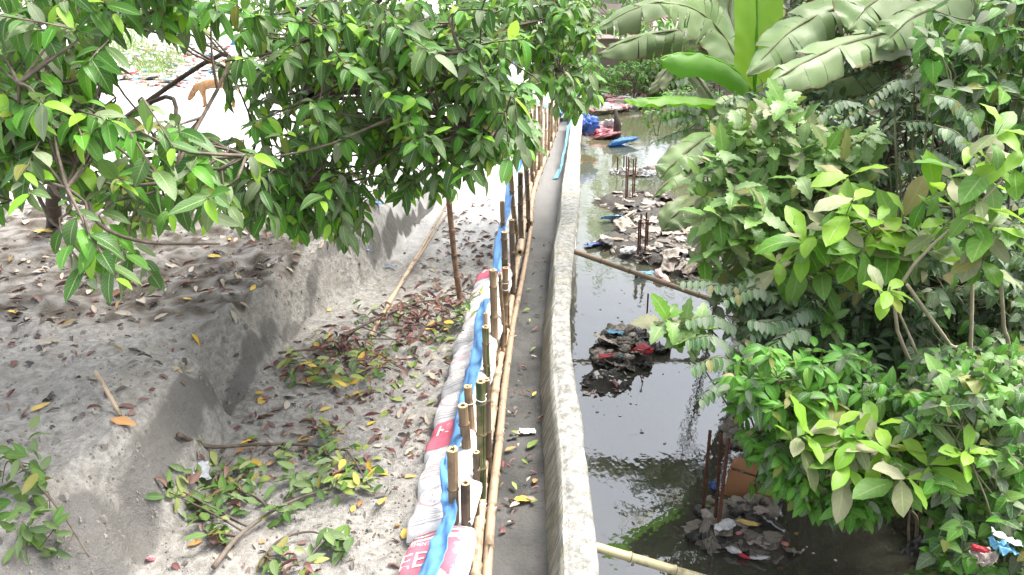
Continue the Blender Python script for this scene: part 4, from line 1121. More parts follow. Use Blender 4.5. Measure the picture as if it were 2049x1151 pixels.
scrap('plastic_wrapper', 'pink wrapper at the lower edge of the near island', 'wrapper', on_mound(za, 1484, 1118, .03), (.05, .02, .03), 'p_red', 'c', 5, None, -.5)
scrap('plastic_wrapper', 'small pinkish wrapper in the middle of the near island', 'wrapper', on_mound(za, 1482, 1077, .05), (.04, .02, .03), 'p_pink', 'c', 6, None, -.1)
scrap('plastic_bag', 'white bag trailing at the lower right of the near island', 'plastic bag', on_mound(za, 1513, 1122, .03), (.07, .03, .04), 'p_white', 'c', 3, None, -.4)
scrap('plastic_bag', 'milky thin bag on the right of the near island', 'plastic bag', on_mound(za, 1545, 1058, .04), (.08, .05, .05), 'p_clear', 's', 2, None, -.3)
scrap('plastic_wrapper', 'orange-brown wrapper on the right of the near island', 'wrapper', on_mound(za, 1570, 1095, .03), .03, 'p_orange', 'c', 7)
scrap('plastic_wrapper', 'dark blue wrapper left of the brown board box', 'wrapper', G(1428, 972, WZ + .03), (.05, .04, .04), 'p_dkblue', 's', 1)
# brown box: two bent boards
bp = [G(1447, 990, WZ), G(1545, 1022, WZ)]
t = thing('board_box', 'brown broken board box half sunk behind the near rebars', 'box', bp[0])
ax = (bp[1] - bp[0]).normalized(); nrm = Vector((-ax.y, ax.x, 0))
def board(name, o, e1, e2, th):
    e3 = e1.cross(e2).normalized() * th
    n = 7
    V = []
    for k in range(2):
        for j in range(n):
            for i in range(n):
                w_ = math.sin(i / 6 * 3.14) * math.sin(j / 6 * 3.14) * .02 + mnoise.noise((i * .7, j * .7, k)) * .004
                V.append(o + e1 * (i / 6) + e2 * (j / 6) + e3 * (k + w_ / th))
    q = grid_quads(n, n); ii = np.arange(n * n).reshape(n, n); lp = np.concatenate([ii[0, :-1], ii[:-1, -1], ii[-1, :0:-1], ii[:0:-1, 0]]); nx = np.roll(lp, -1)
    qs = np.concatenate([q[:, ::-1], q + n * n, np.stack([lp, nx, nx + n * n, lp + n * n], -1)])
    obj(name, new_mesh(name, [tuple(v) for v in V], qs, None, [M['card']]), t)
L_ = (bp[1] - bp[0]).length
board('side_panel', bp[0] - Vector((0, 0, .05)), ax * L_ * .55, Vector((0, 0, .22)) + nrm * .10, .012)
board('side_panel', bp[0] + ax * L_ * .56 - Vector((0, 0, .06)), ax * L_ * .5 - Vector((0, 0, .03)), Vector((0, 0, .18)) + nrm * .12, .012)
board('end_panel', bp[0] - Vector((0, 0, .05)) + nrm * .02, nrm * .22, Vector((0, 0, .20)) + nrm * .06, .012)
board('flap', bp[0] + Vector((0, 0, .175)) + nrm * .11, ax * L_ * .54, nrm * .13 + Vector((0, 0, .02)), .010)
board('flap', bp[0] + ax * L_ * .56 + Vector((0, 0, .125)) + nrm * .13, ax * L_ * .46 - Vector((0, 0, .03)), nrm * .12 - Vector((0, 0, .015)), .010)
pa2 = [(1415,868),(1450,855),(1510,870),(1510,900),(1470,900),(1430,885)]
z2 = mound('small grey refuse mound just behind the near rebars', pa2, .08, 5)
for k in range(16):
    x, y = sample(pa2)
    scrap('plastic_scrap', 'grey crumpled scrap on the small mound at the shrub edge', 'plastic scrap', on_mound(z2, x, y, .02), random.uniform(.05, .085), random.choice(['p_grey', 'p_grey', 'p_tan']), random.choice('cs'), None, 'scraps on the small mound', tilt=.2)
# middle island
pb = [(1188,690),(1215,655),(1260,658),(1320,675),(1330,700),(1290,735),(1240,745),(1195,735)]
zb_ = mound('grey refuse mound in the middle of the stream', pb, .15, 9, 'mud', .03)
for k in range(60):
    x, y = sample(pb)
    m = random.choice(['p_grey', 'p_grey', 'p_tan', 'p_dark']) if x < 1290 else 'p_dark'
    scrap('plastic_scrap', {'p_grey': 'grey crumpled plastic scrap', 'p_tan': 'tan crumpled plastic scrap', 'p_dark': 'black crumpled plastic scrap'}[m] + ' on the middle island', 'plastic scrap', on_mound(zb_, x, y, .03), random.uniform(.05, .11), m, random.choice('cs'), None, {'p_grey': 'grey', 'p_tan': 'tan', 'p_dark': 'black', 'f_pale': 'pale brown', 'p_white': 'whitish'}[m] + ' scraps on the middle island', tilt=.2)
scrap('plastic_bag', 'bright red plastic bag on the middle island', 'plastic bag', on_mound(zb_, 1287, 712, .07), (.11, .09, .11), 'p_red', 'c', 2)
scrap('plastic_scrap', 'blue plastic scrap on the middle island', 'plastic scrap', on_mound(zb_, 1230, 676, .07), (.09, .06, .06), 'p_cyan', 's', 3)
scrap('plastic_scrap', 'small blue scrap at the lower edge of the middle island', 'plastic scrap', on_mound(zb_, 1240, 722, .05), (.05, .03, .04), 'p_cyan', 'c', 4)
scrap('cloth', 'pale tan folded cloth on the middle island', 'cloth', on_mound(zb_, 1218, 692, .06), (.17, .10, .09), 'p_tan', 's', 0, None, -.3)
scrap('cloth', 'dull red cloth strip below the tan cloth', 'cloth', on_mound(zb_, 1218, 718, .04), (.10, .04, .04), 'p_red', 's', 4, None, .2)
pb2 = [(1155,770),(1170,745),(1230,740),(1268,755),(1262,785),(1215,795),(1165,790)]
zc_ = mound('dark mud bank with small bits beside the wall', pb2, .13, 13, 'mud', .022)
for k in range(60):
    x, y = sample(pb2); m = random.choice(['p_grey', 'p_tan', 'p_white', 'p_pink', 'p_dark', 'p_dark'])
    scrap('litter_bit', 'tiny bit of litter on the dark mud bank beside the wall', 'litter', on_mound(zc_, x, y, .012), random.uniform(.014, .04), m, 'h', None, 'bits on the mud bank', tilt=.3)
# the long refuse bank in mid stream
pc = [(1172,490),(1195,478),(1230,470),(1225,425),(1180,405),(1230,385),(1330,388),(1420,420),(1470,500),(1470,560),(1380,560),(1300,535),(1240,515)]
zd_ = mound('long pale refuse bank in the middle of the stream', pc, .15, 17, 'mud', .07)
items = []
for k in range(330):
    x, y = sample(pc); m = random.choice(['p_tan', 'p_tan', 'p_grey', 'p_grey', 'f_pale', 'p_dark', 'p_white' if k % 4 == 0 else 'p_tan'])
    lab = {'p_tan': 'tan scrap', 'p_grey': 'grey scrap', 'f_pale': 'pale brown scrap', 'p_dark': 'black scrap', 'p_white': 'whitish scrap'}[m]
    s = random.uniform(.05, .12) if random.random() < .85 else random.uniform(.14, .24)
    if k > 140: items.append((on_mound(zd_, x, y, .01), s * .7, m)); continue
    scrap('litter_scrap', lab + ' on the long refuse bank', 'litter', on_mound(zd_, x, y, .02), (s, s * random.uniform(.5, .9), s * .6), m, random.choice('cshh'), None, {'p_grey': 'grey', 'p_tan': 'tan', 'p_dark': 'black', 'f_pale': 'pale brown', 'p_white': 'whitish'}[m] + ' scraps on the long refuse bank', tilt=.35)
scrap_stuff('refuse_bits', 'small pale bits covering the long refuse bank', items)
for lab, x, y, s, m in (('dark blue plastic heap at the wall end of the long refuse bank', 1195, 492, (.20,.12,.10), 'p_dkblue'), ('pale blue plastic sheet on the long refuse bank', 1232, 440, (.24,.12,.08), 'p_cyan'), ('teal plastic bag below the second rebars', 1288, 552, (.13,.09,.08), 'p_cyan'), ('orange-red and white bag at the end of the dark pole', 1322, 560, (.17,.10,.11), 'p_orange'), ('long whitish board scrap beside the second rebars', 1345, 515, (.30,.10,.06), 'p_tan'), ('pale sack scrap right of the second rebars', 1385, 515, (.22,.16,.10), 'p_tan')):
    scrap('plastic_bag', lab, 'plastic bag', on_mound(zd_, x, y, .05), s, m, 's' if m != 'p_orange' else 'c')
pe = [(1218,348),(1240,343),(1330,340),(1330,350),(1245,355)]
ze_ = mound('thin strip of refuse in the far water', pe, .08, 19)
for k in range(26):
    x, y = sample(pe)
    scrap('litter_scrap', 'pale scrap on the thin far strip of refuse', 'litter', on_mound(ze_, x, y, .03), random.uniform(.07, .15), random.choice(['p_tan', 'p_grey', 'p_white']), random.choice('ch'), None, 'scraps on the thin far strip')
# far plastic heaps
for lab, x, y, z, s, m in (('red cloth bundle hanging beside the far wall', 1178, 262, -.35, (.28,.3,.45), 'p_red'), ('dark blue tarpaulin hanging down from the far wall', 1172, 246, -.1, (.30,.35,.55), 'p_dkblue'), ('pink and white plastic bags beside the red bundle', 1205, 262, -.55, (.45,.4,.25), 'p_pink'), ('white plastic bags heaped in the far water', 1222, 255, -.5, (.35,.4,.3), 'p_white'), ('red and white wet bag in front of the white bags', 1212, 272, -.62, (.4,.25,.15), 'p_pink'), ('bright blue plastic bag floating beside the dark stump', 1243, 283, -.6, (.45,.3,.2), 'p_blue')):
    scrap('plastic_heap', lab, 'plastic bag', G(x, y, z), s, m, 'c', None, None, None, .3)
b = G(1233, 278, WZ)
V, Q, U = tube([b - Vector((0, 0, .3)), b + Vector((.02, 0, .35)), b + Vector((-.05, .05, .75))], [.13, .10, .03], 9)
tag(obj('tree_stump', new_mesh('tree_stump', V, Q, U, [M['bark']])), 'dark pointed stump standing in the far water', 'stump')
pf = [(1180,215),(1185,180),(1230,160),(1290,175),(1300,200),(1240,212)]
items = []
for k in range(160):
    x, y = sample(pf); m = random.choice(['p_white', 'p_tan', 'p_white', 'p_grey', 'p_pink'])
    p = G(x, y, -.45); p.z = max(hz(p.x, p.y), -.6) + .05
    items.append((p, random.uniform(.12, .34), m))
scrap_stuff('refuse_heap', 'pale rubble and refuse closing the far end of the water', items)

items = []
for k in range(75):
    x, y = sample([(1155,400),(1260,380),(1330,560),(1420,700),(1440,900),(1600,1120),(1230,1150),(1170,820),(1150,600)])
    cl = random.choice([(1180,500),(1200,640),(1300,760),(1230,810),(1390,1000),(1600,1100),(1260,600)])
    if k % 3: x, y = cl[0] + random.gauss(0, 35), cl[1] + random.gauss(0, 18)
    if x < 1165: continue
    items.append((G(x, y, WZ + .003), random.uniform(.006, .022), random.choice(['p_tan', 'p_grey', 'p_dark', 'f_brn', 'p_white'])))
scrap_stuff('floating_litter', 'tiny bits of litter and leaf floating on the stream', items)

# rebars
def rebar_cluster(label, bars, r=0.009):
    """bars: (top px, foot px at water level)"""
    f0 = G(*bars[0][1], WZ)
    t = thing('column_rebar', label, 'rebar', f0, 'rebars standing in the stream')
    for k, (tp, ft) in enumerate(bars):
        f = G(*ft, WZ); h = PY(*tp, f.y)
        n = 40
        P = np.linspace(np.array(f) - np.array([0, 0, .3]), np.array(h), n)
        V, Q, U = tube(P, r * (1 + .12 * (np.arange(n) % 2)), 6)
        obj('bar', new_mesh('bar', V, Q, U, [M['rust']]), t)
    return t
rebar_cluster('three tall rusty rebars on the near refuse island', [((1421,862),(1407,1030)),((1443,868),(1434,1062)),((1457,878),(1437,1078))], .011)
rebar_cluster('four rusty rebars on the long refuse bank above the dark pole', [((1279,440),(1277,520)),((1283,428),(1281,515)),((1294,425),(1291,522)),((1297,440),(1295,515))], .012)
rebar_cluster('tall thin rusty rebars at the back edge of the long refuse bank', [((1254,312),(1253,412)),((1258,314),(1255,405)),((1268,318),(1266,408)),((1273,315),(1268,402))], .012)
rebar_cluster('short dark rebars on the thin far strip', [((1236,314),(1236,348)),((1249,312),(1248,345)),((1259,320),(1257,348))], .014)
rebar_cluster('single thin rebar behind the middle island', [((1297,588),(1292,690))], .009)

# small litter on the sand
scrap('plastic_bag', 'crumpled translucent white bag beside the pile of green leaves', 'plastic bag', GT(403, 955) + Vector((0, 0, .05)), (.055, .085, .07), 'p_clear', 's', 1, None, 0.3)
scrap('petal_clump', 'pink crumpled petals or paper at the bottom of the sand', 'petals', GT(303, 1122) + Vector((0, 0, .012)), (.038, .026, .035), 'p_pink', 'c', 2)
scrap('plastic_wrapper', 'small blue and white wrapper among green leaves', 'wrapper', GT(637, 898) + Vector((0, 0, .03)), (.03, .02, .02), 'p_blue', 'h', 1)
scrap('paper_scrap', 'small white square paper scrap on the open sand', 'paper', GT(820, 915) + Vector((0, 0, .012)), (.014, .014, .01), 'p_white', 'h', 2)
scrap('paper_scrap', 'white crumpled paper on the grey silt', 'paper', G(1055, 862, .03), (.055, .035, .03), 'p_white', 's', 3, None, .2)
scrap('plastic_scrap', 'black plastic scrap joined to the white paper on the silt', 'plastic scrap', G(1027, 875, .03), (.04, .018, .02), 'p_dark', 's', 1, None, .4)
for lab, x, y, s in (('upright blue plastic scrap stuck in the bank', 694, 537, (.025,.06,.06)), ('blue scrap right of the upright one on the bank', 737, 517, (.04,.03,.03)), ('long blue scrap lowest on the bank slope', 782, 537, (.06,.02,.03)), ('blue scrap at the bank top under the leaves', 755, 408, (.06,.03,.03))):
    scrap('plastic_scrap', lab, 'plastic scrap', GT(x, y) + Vector((0, 0, .03)), s, 'p_blue', 's')
p, q = GT(198, 775), GT(242, 838)
V, Q, U = tube(catmull([p + Vector((0, 0, .10)), (p + q) / 2 + Vector((0, 0, .07)), q + Vector((0, 0, .02))], 8), .011, 6)
tag(obj('stick', new_mesh('stick', V, Q, U, [M['bam_pale']])), 'pale straight stick lying on the bank above the ochre leaf', 'stick')
nuts = [(825,618),(665,870),(685,868),(806,955),(415,1000),(795,1055),(130,720),(645,990),(865,720),(505,975)]
for x, y in nuts:
    x2 = x
    scrap('fallen_fruit', 'small round brown fallen fruit on the sand', 'fruit', GT(x2, y) + Vector((0, 0, .012)), .016, 'f_org' if x % 2 else 'f_brn', 'c', 6, 'fallen fruits on the sand')
# plastics on the right bank corner
cz = lambda x, y, d: D(x, y, d)
scrap('cloth', 'beige rag hanging in the vines at the lower right', 'cloth', cz(1968, 1115, 3.25), (.05, .05, .12), 'p_tan', 's', 2, None, .3)
scrap('plastic_scrap', 'red plastic scrap above the beige rag in the vines', 'plastic scrap', cz(1958, 1098, 3.25), (.04, .03, .04), 'p_red', 'c', 2)
scrap('plastic_bag', 'blue plastic bag in the vines at the lower right edge', 'plastic bag', cz(2008, 1095, 3.2), (.05, .05, .09), 'p_cyan', 's', 3)
scrap('plastic_bag', 'whitish plastic bag above the blue bag at the right edge', 'plastic bag', cz(2015, 1078, 3.2), (.06, .04, .04), 'p_clear', 's', 1)
scrap('cloth', 'muddy grey rag hanging at the water edge under the shrub', 'cloth', cz(1825, 1095, 3.8), (.07, .05, .14), 'p_dark', 's', 4, None, .6)

# ---------------------------------------------------------------- far sand: garbage field, grass, dog
gp = [(205,150),(230,110),(330,80),(470,95),(475,160),(430,180),(330,175),(240,165)]
gp2 = [(480,60),(1040,60),(1060,140),(700,170),(480,160)]
GMS = ['p_white', 'p_white', 'p_pink', 'p_grey', 'p_tan', 'p_red', 'p_cyan', 'p_dark', 'p_tan']
NMS = {'p_white': 'white', 'p_pink': 'pink', 'p_grey': 'grey', 'p_tan': 'tan', 'p_red': 'red', 'p_cyan': 'blue', 'p_dark': 'black'}
items = []
for k in range(620):
    x, y = sample(gp if k < 470 else gp2); m = random.choice(GMS)
    p = GT(x, y, .7)
    s = random.uniform(.08, .28) if m in ('p_white', 'p_tan', 'p_grey') else random.uniform(.07, .18)
    if k > 110: items.append((p + Vector((0, 0, s * .2)), s * .8, m)); continue
    scrap('litter_scrap', NMS[m] + ' scrap in the garbage field behind the left trees', 'litter', p + Vector((0, 0, s * .3)), (s, s * random.uniform(.4, 1), s * .7), m, random.choice('chh'), None, NMS[m] + ' scraps in the garbage field', tilt=.3)
scrap_stuff('garbage_field', 'mass of small scraps covering the far sand behind the left trees', items)
mb = MB()
for k in range(1500):
    x, y = random.choice([(270,95),(300,118),(250,88),(330,112)]); x += random.gauss(0, 26); y += random.gauss(0, 9)
    p = G(x, y, .95); z = hz(p.x, p.y); a = random.uniform(0, 6.28); h = random.uniform(.10, .30); wv = .02
    d = Vector((math.cos(a), math.sin(a), 0)); e = Vector((random.gauss(0, .15), random.gauss(0, .15), 0))
    b0 = Vector((p.x, p.y, z - .02))
    mb.add([b0 - d * wv, b0 + d * wv, b0 + e + d * wv * .3 + Vector((0, 0, h)), b0 + e - d * wv * .3 + Vector((0, 0, h))], [(0, 1, 2, 3)], [(0, 0), (1, 0), (1, 1), (0, 1)])
M['grass'] = leaf_material('grass_blade', (0.13, 0.22, 0.05), (0.22, 0.28, 0.10), dustf=.4, trans=.3)
tag(obj('grass_patch', mb.mesh('grass_patch', [M['grass']])), 'patch of green grass on the slope above the garbage field', 'grass', kind='stuff')

def dog():
    b = GT(437, 215, .5)
    root = thing('dog', 'tan dog sniffing the pale sand beyond the left tree', 'dog', b)
    s = 1.0
    # x: to the dog's head is -X in the picture
    J = [(0, 0, .50), (-.14, 0, .50), (-.30, 0, .49), (-.40, 0, .44), (-.50, 0, .33), (-.56, 0, .24), (-.63, 0, .15), (.18, 0, .50), (.28, 0, .47),
         (-.30, .07, .38), (-.31, .08, .22), (-.29, .08, .03), (-.33, .08, .02), (-.30, -.07, .38), (-.24, -.08, .22), (-.27, -.08, .03), (-.31, -.08, .02),
         (.26, .07, .38), (.20, .08, .26), (.32, .08, .17), (.30, .08, .03), (.26, .08, .02), (.26, -.07, .38), (.28, -.08, .26), (.40, -.08, .17), (.38, -.08, .03), (.34, -.08, .02),
         (.36, 0, .46), (.46, 0, .38), (.52, 0, .28)]
    E = [(0, 1), (1, 2), (2, 3), (3, 4), (4, 5), (5, 6), (0, 7), (7, 8), (2, 9), (9, 10), (10, 11), (11, 12), (2, 13), (13, 14), (14, 15), (15, 16), (8, 17), (17, 18), (18, 19), (19, 20), (20, 21), (8, 22), (22, 23), (23, 24), (24, 25), (25, 26), (8, 27), (27, 28), (28, 29)]
    RR = [.115, .125, .13, .085, .07, .075, .035, .10, .095] + [.06, .04, .025, .028] * 2 + [.075, .05, .03, .025, .028] * 2 + [.03, .025, .014]
    me = bpy.data.meshes.new('body'); me.from_pydata([Vector(j) * s for j in J], E, [])
    o = obj('body', me, root, Matrix.Translation(b))
    sk = o.modifiers.new('skin', 'SKIN'); sd = me.skin_vertices[0].data
    for i, r in enumerate(RR): sd[i].radius = (r * s, r * s * .9)
    sd[0].use_root = True
    ss = o.modifiers.new('sub', 'SUBSURF'); ss.levels = ss.render_levels = 2
    me.materials.append(M['dogfur'])
    for sg in (-1, 1):
        V = [(-.50, sg * .04, .29), (-.46, sg * .065, .30), (-.47, sg * .03, .32), (-.42, sg * .085, .235), (-.495, sg * .05, .285), (-.46, sg * .075, .295), (-.465, sg * .04, .315), (-.43, sg * .095, .235)]
        obj('ear', new_mesh('ear', V, [(0, 1, 3, 2), (4, 6, 7, 5), (0, 4, 5, 1), (2, 3, 7, 6)], None, [M['dogdark']]), root, Matrix.Translation(b))
    cr = CR[5]
    obj('nose', new_mesh('nose', cr[0] * .022 + np.array([-.655, 0, .125]), np.zeros((0, 4)), None, [M['dogdark']], None, True, cr[1]), root, Matrix.Translation(b))
dog()

# ---------------------------------------------------------------- plants
GA_ = 2.39996
def plant(name, label, cat, base, tips, sp, size, nleaf=(6, 9), twig=0.28, limbs=5, r0=0.03, maxobj=300, droop=0.5, up=0.5, group=None, wood='bark', twigm='twig', young=None, ylast=1, twig_r=0.0035, limb_r=None, trunk_to=None, spread=0.9, flatn=0.8, crown='foliage', lift=0.25):
    """tips: (position, outward direction). Leaves stand round the end of each twig; the largest in view are parts of their own."""
    S = SPEC[sp]
    base = Vector(base)
    root = thing(name, label, cat, base, group)
    pts = [Vector(t[0]) for t in tips]
    # limbs
    fork = Vector(trunk_to) if trunk_to is not None else base + (sum(pts, Vector()) / len(pts) - base) * 0.25
    cen = random.sample(pts, min(limbs, len(pts)))
    for _ in range(3):
        cl = [[] for _ in cen]
        for p in pts: cl[min(range(len(cen)), key=lambda i: (cen[i] - p).length_squared)].append(p)
        cen = [sum(c, Vector()) / len(c) if c else cen[i] for i, c in enumerate(cl)]
    samp, lim = [], []
    lr = limb_r or r0 * 0.55
    bendv = Vector((random.gauss(0, .05), random.gauss(0, .05), 0)) * (fork - base).length
    tp = catmull([base - Vector((0, 0, .15)), base.lerp(fork, .5) + bendv, fork], 14)
    rr = np.linspace(r0, r0 * .7, 15); rr[:3] *= [1.5, 1.25, 1.1]
    obj('trunk' if cat == 'tree' else 'stem', new_mesh('trunk', *tube(tp, rr, 8), [M[wood]]), root)
    for c in cen:
        mid = fork.lerp(c, .5) + Vector((random.gauss(0, .1), random.gauss(0, .1), abs(random.gauss(0, .5)) * lift)) * (c - fork).length
        L = catmull([fork, mid, c], 12)
        rads = np.linspace(lr, lr * .3, 13) + 0.002
        obj('limb' if cat == 'tree' else 'branch', new_mesh('limb', *tube(L, rads, 6), [M[wood]]), root)
        samp += [Vector(q) for q in L[4:]]
    tw = MB()
    used = [0] * len(samp)
    leaves = []
    cum = np.cumsum(S['w']) / sum(S['w'])
    for (p, d) in tips:
        p, d = Vector(p), Vector(d).normalized()
        ai = min(range(len(samp)), key=lambda i: (samp[i] - p).length * random.uniform(.75, 1.3) + used[i] * .05); used[ai] += 1; a = samp[ai]
        m1 = p - d * twig
        ctl = [a, a.lerp(m1, .5) + Vector((random.gauss(0, .04), random.gauss(0, .04), -.05 * (m1 - a).length)), m1, p] if (m1 - a).length > .1 else [a, (a + p) / 2 + Vector((0, 0, .02)), p]
        C = catmull(ctl, 7)
        tw.add(*tube(C, np.linspace(twig_r * 1.8, twig_r * .6, 8), 4, caps=False))
        n = random.randint(*nleaf); az0 = random.uniform(0, 6.28)
        x = d.orthogonal().normalized(); y = d.cross(x)
        for k in range(n):
            f = (k + .5) / n
            q = p - d * twig * (1 - f) ** 1.2
            a_ = az0 + k * GA_
            rad = x * math.cos(a_) + y * math.sin(a_)
            ld = (d * (.35 + .5 * f) + rad * spread + Vector((0, 0, -droop * random.uniform(.4, 1.5)))).normalized()
            ln = (Vector((random.gauss(0, .35), random.gauss(0, .35) - .15, flatn)) + d * .3 + Vector((0, 0, up))).normalized()
            if young is not None and k >= n - ylast and random.random() < young: mi = len(S['mats']) - 1; sz = random.uniform(*size) * .75
            else:
                mi = int(np.searchsorted(cum, random.random())); mi = min(mi, len(S['mats']) - 1); sz = random.uniform(*size) * random.choice((.62, .85, 1, 1, 1.08))
            var = S['var'][mi * S['nvar'] + random.randrange(S['nvar'])]
            leaves.append((frame(q, ld, ln, sz), mi, var, sz))
    obj('twigs', tw.mesh('twigs', [M[twigm]]), root)['kind'] = 'stuff'
    P = np.array([m.translation for m, _, _, _ in leaves]); dep, ix, iy = depth_of(P)
    inside = (ix > -30) & (ix < 2080) & (iy > -40) & (iy < 1180) & (dep > 0.3)
    key = np.where(inside, dep / np.array([l[3] for l in leaves]), 1e6)
    order = np.argsort(key)
    big = set(int(i) for i in order[:maxobj] if key[i] < 1e5)
    for i in big: obj('leaf', leaves[i][2][2], root, leaves[i][0])
    restl = [(m, mi, var[1]) for i, (m, mi, var, _) in enumerate(leaves) if i not in big]
    if restl:
        o = obj(crown, join_leaves(crown, restl, S['mats']), root); o['kind'] = 'stuff'
    return root

def tips_poly(poly, n, d0, d1, centre=None, toward=0.5, upb=0.25, rnd=0.5, bias=1.0, minclear=0.12):
    """tips spread through the volume a traced outline covers between two depths"""
    out = []
    guard = 0
    while len(out) < n and guard < n * 20:
        guard += 1
        x, y = sample(poly); d = d0 + (d1 - d0) * random.random() ** bias
        p = D(x, y, d)
        if p.z < max(hz(p.x, p.y), WZ if p.x > 0.1 else -9) + minclear: continue
        c = Vector(centre) if centre is not None else p
        v = (p - c); v = v.normalized() if v.length > .01 else Vector((0, 0, 0))
        v = v + Vector((0, -toward, upb)) + Vector((random.gauss(0, rnd), random.gauss(0, rnd), random.gauss(0, rnd) * .6))
        out.append((p, v.normalized()))
    return out

# ---- left trees
b1 = GT(105, 440); c1 = D(80, 60, 4.6)
t1 = tips_poly([(-260,-420),(520,-420),(440,-60),(210,30),(190,130),(180,260),(110,330),(-100,430),(-260,300)], 95, 2.7, 4.6, c1, .5, .0, .5)
t1 += tips_poly([(-20,0),(180,0),(200,120),(190,260),(120,320),(-20,330)], 46, 2.7, 3.9, c1, .6, -.1, .5)
t1 += tips_poly([(230,0),(440,0),(470,60),(420,60),(330,40),(230,40),(200,-60),(460,-60)], 34, 3.2, 4.4, c1, .5, -.1, .5)
t1 += tips_poly([(130,230),(330,230),(480,270),(500,310),(430,350),(430,430),(330,480),(240,460),(140,400),(100,300)], 44, 2.9, 4.2, D(100,280,4.6), .5, -.25, .4)
t1 += tips_poly([(-30,-30),(190,-30),(200,90),(100,170),(-30,170)], 26, 3.0, 4.6, c1, .5, -.1, .5)
t1 += tips_poly([(-40,230),(110,240),(110,370),(40,400),(-40,400)], 22, 2.6, 3.6, c1, .6, -.2, .5)
t1 += [(D(x, y, d), Vector((.6, -.5, -.7))) for x, y, d in ((190,500,2.8),(235,560,2.75),(180,560,2.8),(260,520,3.0),(310,560,3.4),(420,440,3.1),(330,370,2.6),(350,300,2.6))]
TREE1 = plant('broadleaf_tree', 'leafy dusty green tree at the left edge with drooping low branches', 'tree', b1, t1, 'ficus', (.10, .175), (7, 10), .26, 20, .07, 300, .5, .6, 'green trees on the sand', trunk_to=D(120, 330, 5.4), young=.55, limb_r=.018, twig_r=.0045, lift=.2)
obj('limb', new_mesh('limb', *tube(catmull([D(120,330,5.2),D(110,335,3.6),D(165,365,3.2),D(195,445,3.0),D(290,485,2.95),D(440,488,2.9)], 26), np.linspace(.016, .004, 27), 7), [M['twig']]), TREE1)
obj('limb', new_mesh('limb', *tube(catmull([D(120,330,5.2),D(60,330,3.8),D(95,430,3.4),D(130,470,3.2),D(150,560,3.1)], 22), np.linspace(.014, .003, 23), 6), [M['twig']]), TREE1)
b2 = GT(600, 400); c2 = D(720, 60, 6.0)
t2 = tips_poly([(470,-520),(1150,-520),(1100,-10),(1010,60),(700,30),(470,20)], 120, 3.6, 6.2, c2, .45, .0, .5)
t2 += tips_poly([(480,20),(560,60),(700,20),(900,0),(1050,60),(1075,240),(1080,330),(1000,300),(900,330),(960,360),(860,430),(760,400),(640,410),(560,330),(470,300),(490,180)], 190, 3.7, 5.6, c2, .45, -.15, .5)
t2 += tips_poly([(720,80),(1000,70),(1060,200),(1060,300),(900,320),(720,300)], 75, 3.8, 5.0, c2, .4, -.15, .5)
t2 += tips_poly([(440,320),(560,340),(720,380),(730,440),(690,480),(560,460),(450,440),(400,370)], 52, 3.9, 5.2, c2, .5, -.35, .4)
t2 += tips_poly([(480,20),(700,0),(1000,0),(980,110),(700,120),(560,160),(480,160)], 80, 3.6, 4.8, c2, .4, -.1, .5)
t2 += tips_poly([(960,150),(1060,180),(1085,320),(1040,330),(960,330)], 26, 3.7, 4.6, c2, .4, -.2, .4)
t2 += [(D(x, y, d), Vector((.1, -.3, -.8))) for x, y, d in ((550,440,3.9),(600,470,4.1),(690,470,4.0),(735,480,4.3),(660,450,4.0),(460,430,3.7),(530,430,3.8),(462,200,4.6),(490,150,4.4),(1040,300,3.5),(1020,330,3.5),(960,350,4.0))]
plant('broadleaf_tree', 'wide dense green tree in the upper middle left, drooping over the sand trench', 'tree', b2, t2, 'ficus', (.095, .16), (9, 12),   .26, 24, .09, 300, .5, .6, 'green trees on the sand', trunk_to=D(610, 200, 6.3), young=.45, limb_r=.02, twig_r=.0045, lift=.2)
b3 = G(1010, 285, .35); c3 = D(1080, 20, 9)
t3 = tips_poly([(900,-260),(1090,-260),(1150,-30),(1080,10),(930,10)], 70, 6.5, 9.5, c3, .4, .0, .5)
t3 += tips_poly([(940,0),(1190,0),(1190,80),(1200,150),(1190,200),(1150,230),(1120,180),(1060,190),(1040,120),(960,90)], 150, 6.6, 8.6, c3, .4, -.15, .5)
t3 += [(D(x, y, d), Vector((.1, -.2, -.9))) for x, y, d in ((1115,215,6.4),(1150,225,6.4),(1135,205,6.4),(1185,195,6.8))]
plant('broadleaf_tree', 'smaller looking green tree farther along the fence, hanging over the wall', 'tree', b3, t3, 'ficus', (.12, .19), (8, 11), .28, 10, .09, 300, .5, .6, 'green trees on the sand', trunk_to=D(1020, 80, 10), young=.3, limb_r=.03, lift=.12)

# ---- right bank
def gb(px, py, d):                     # foot on the ground below a point
    p = D(px, py, d); return Vector((p.x, p.y, hz(p.x, p.y)))
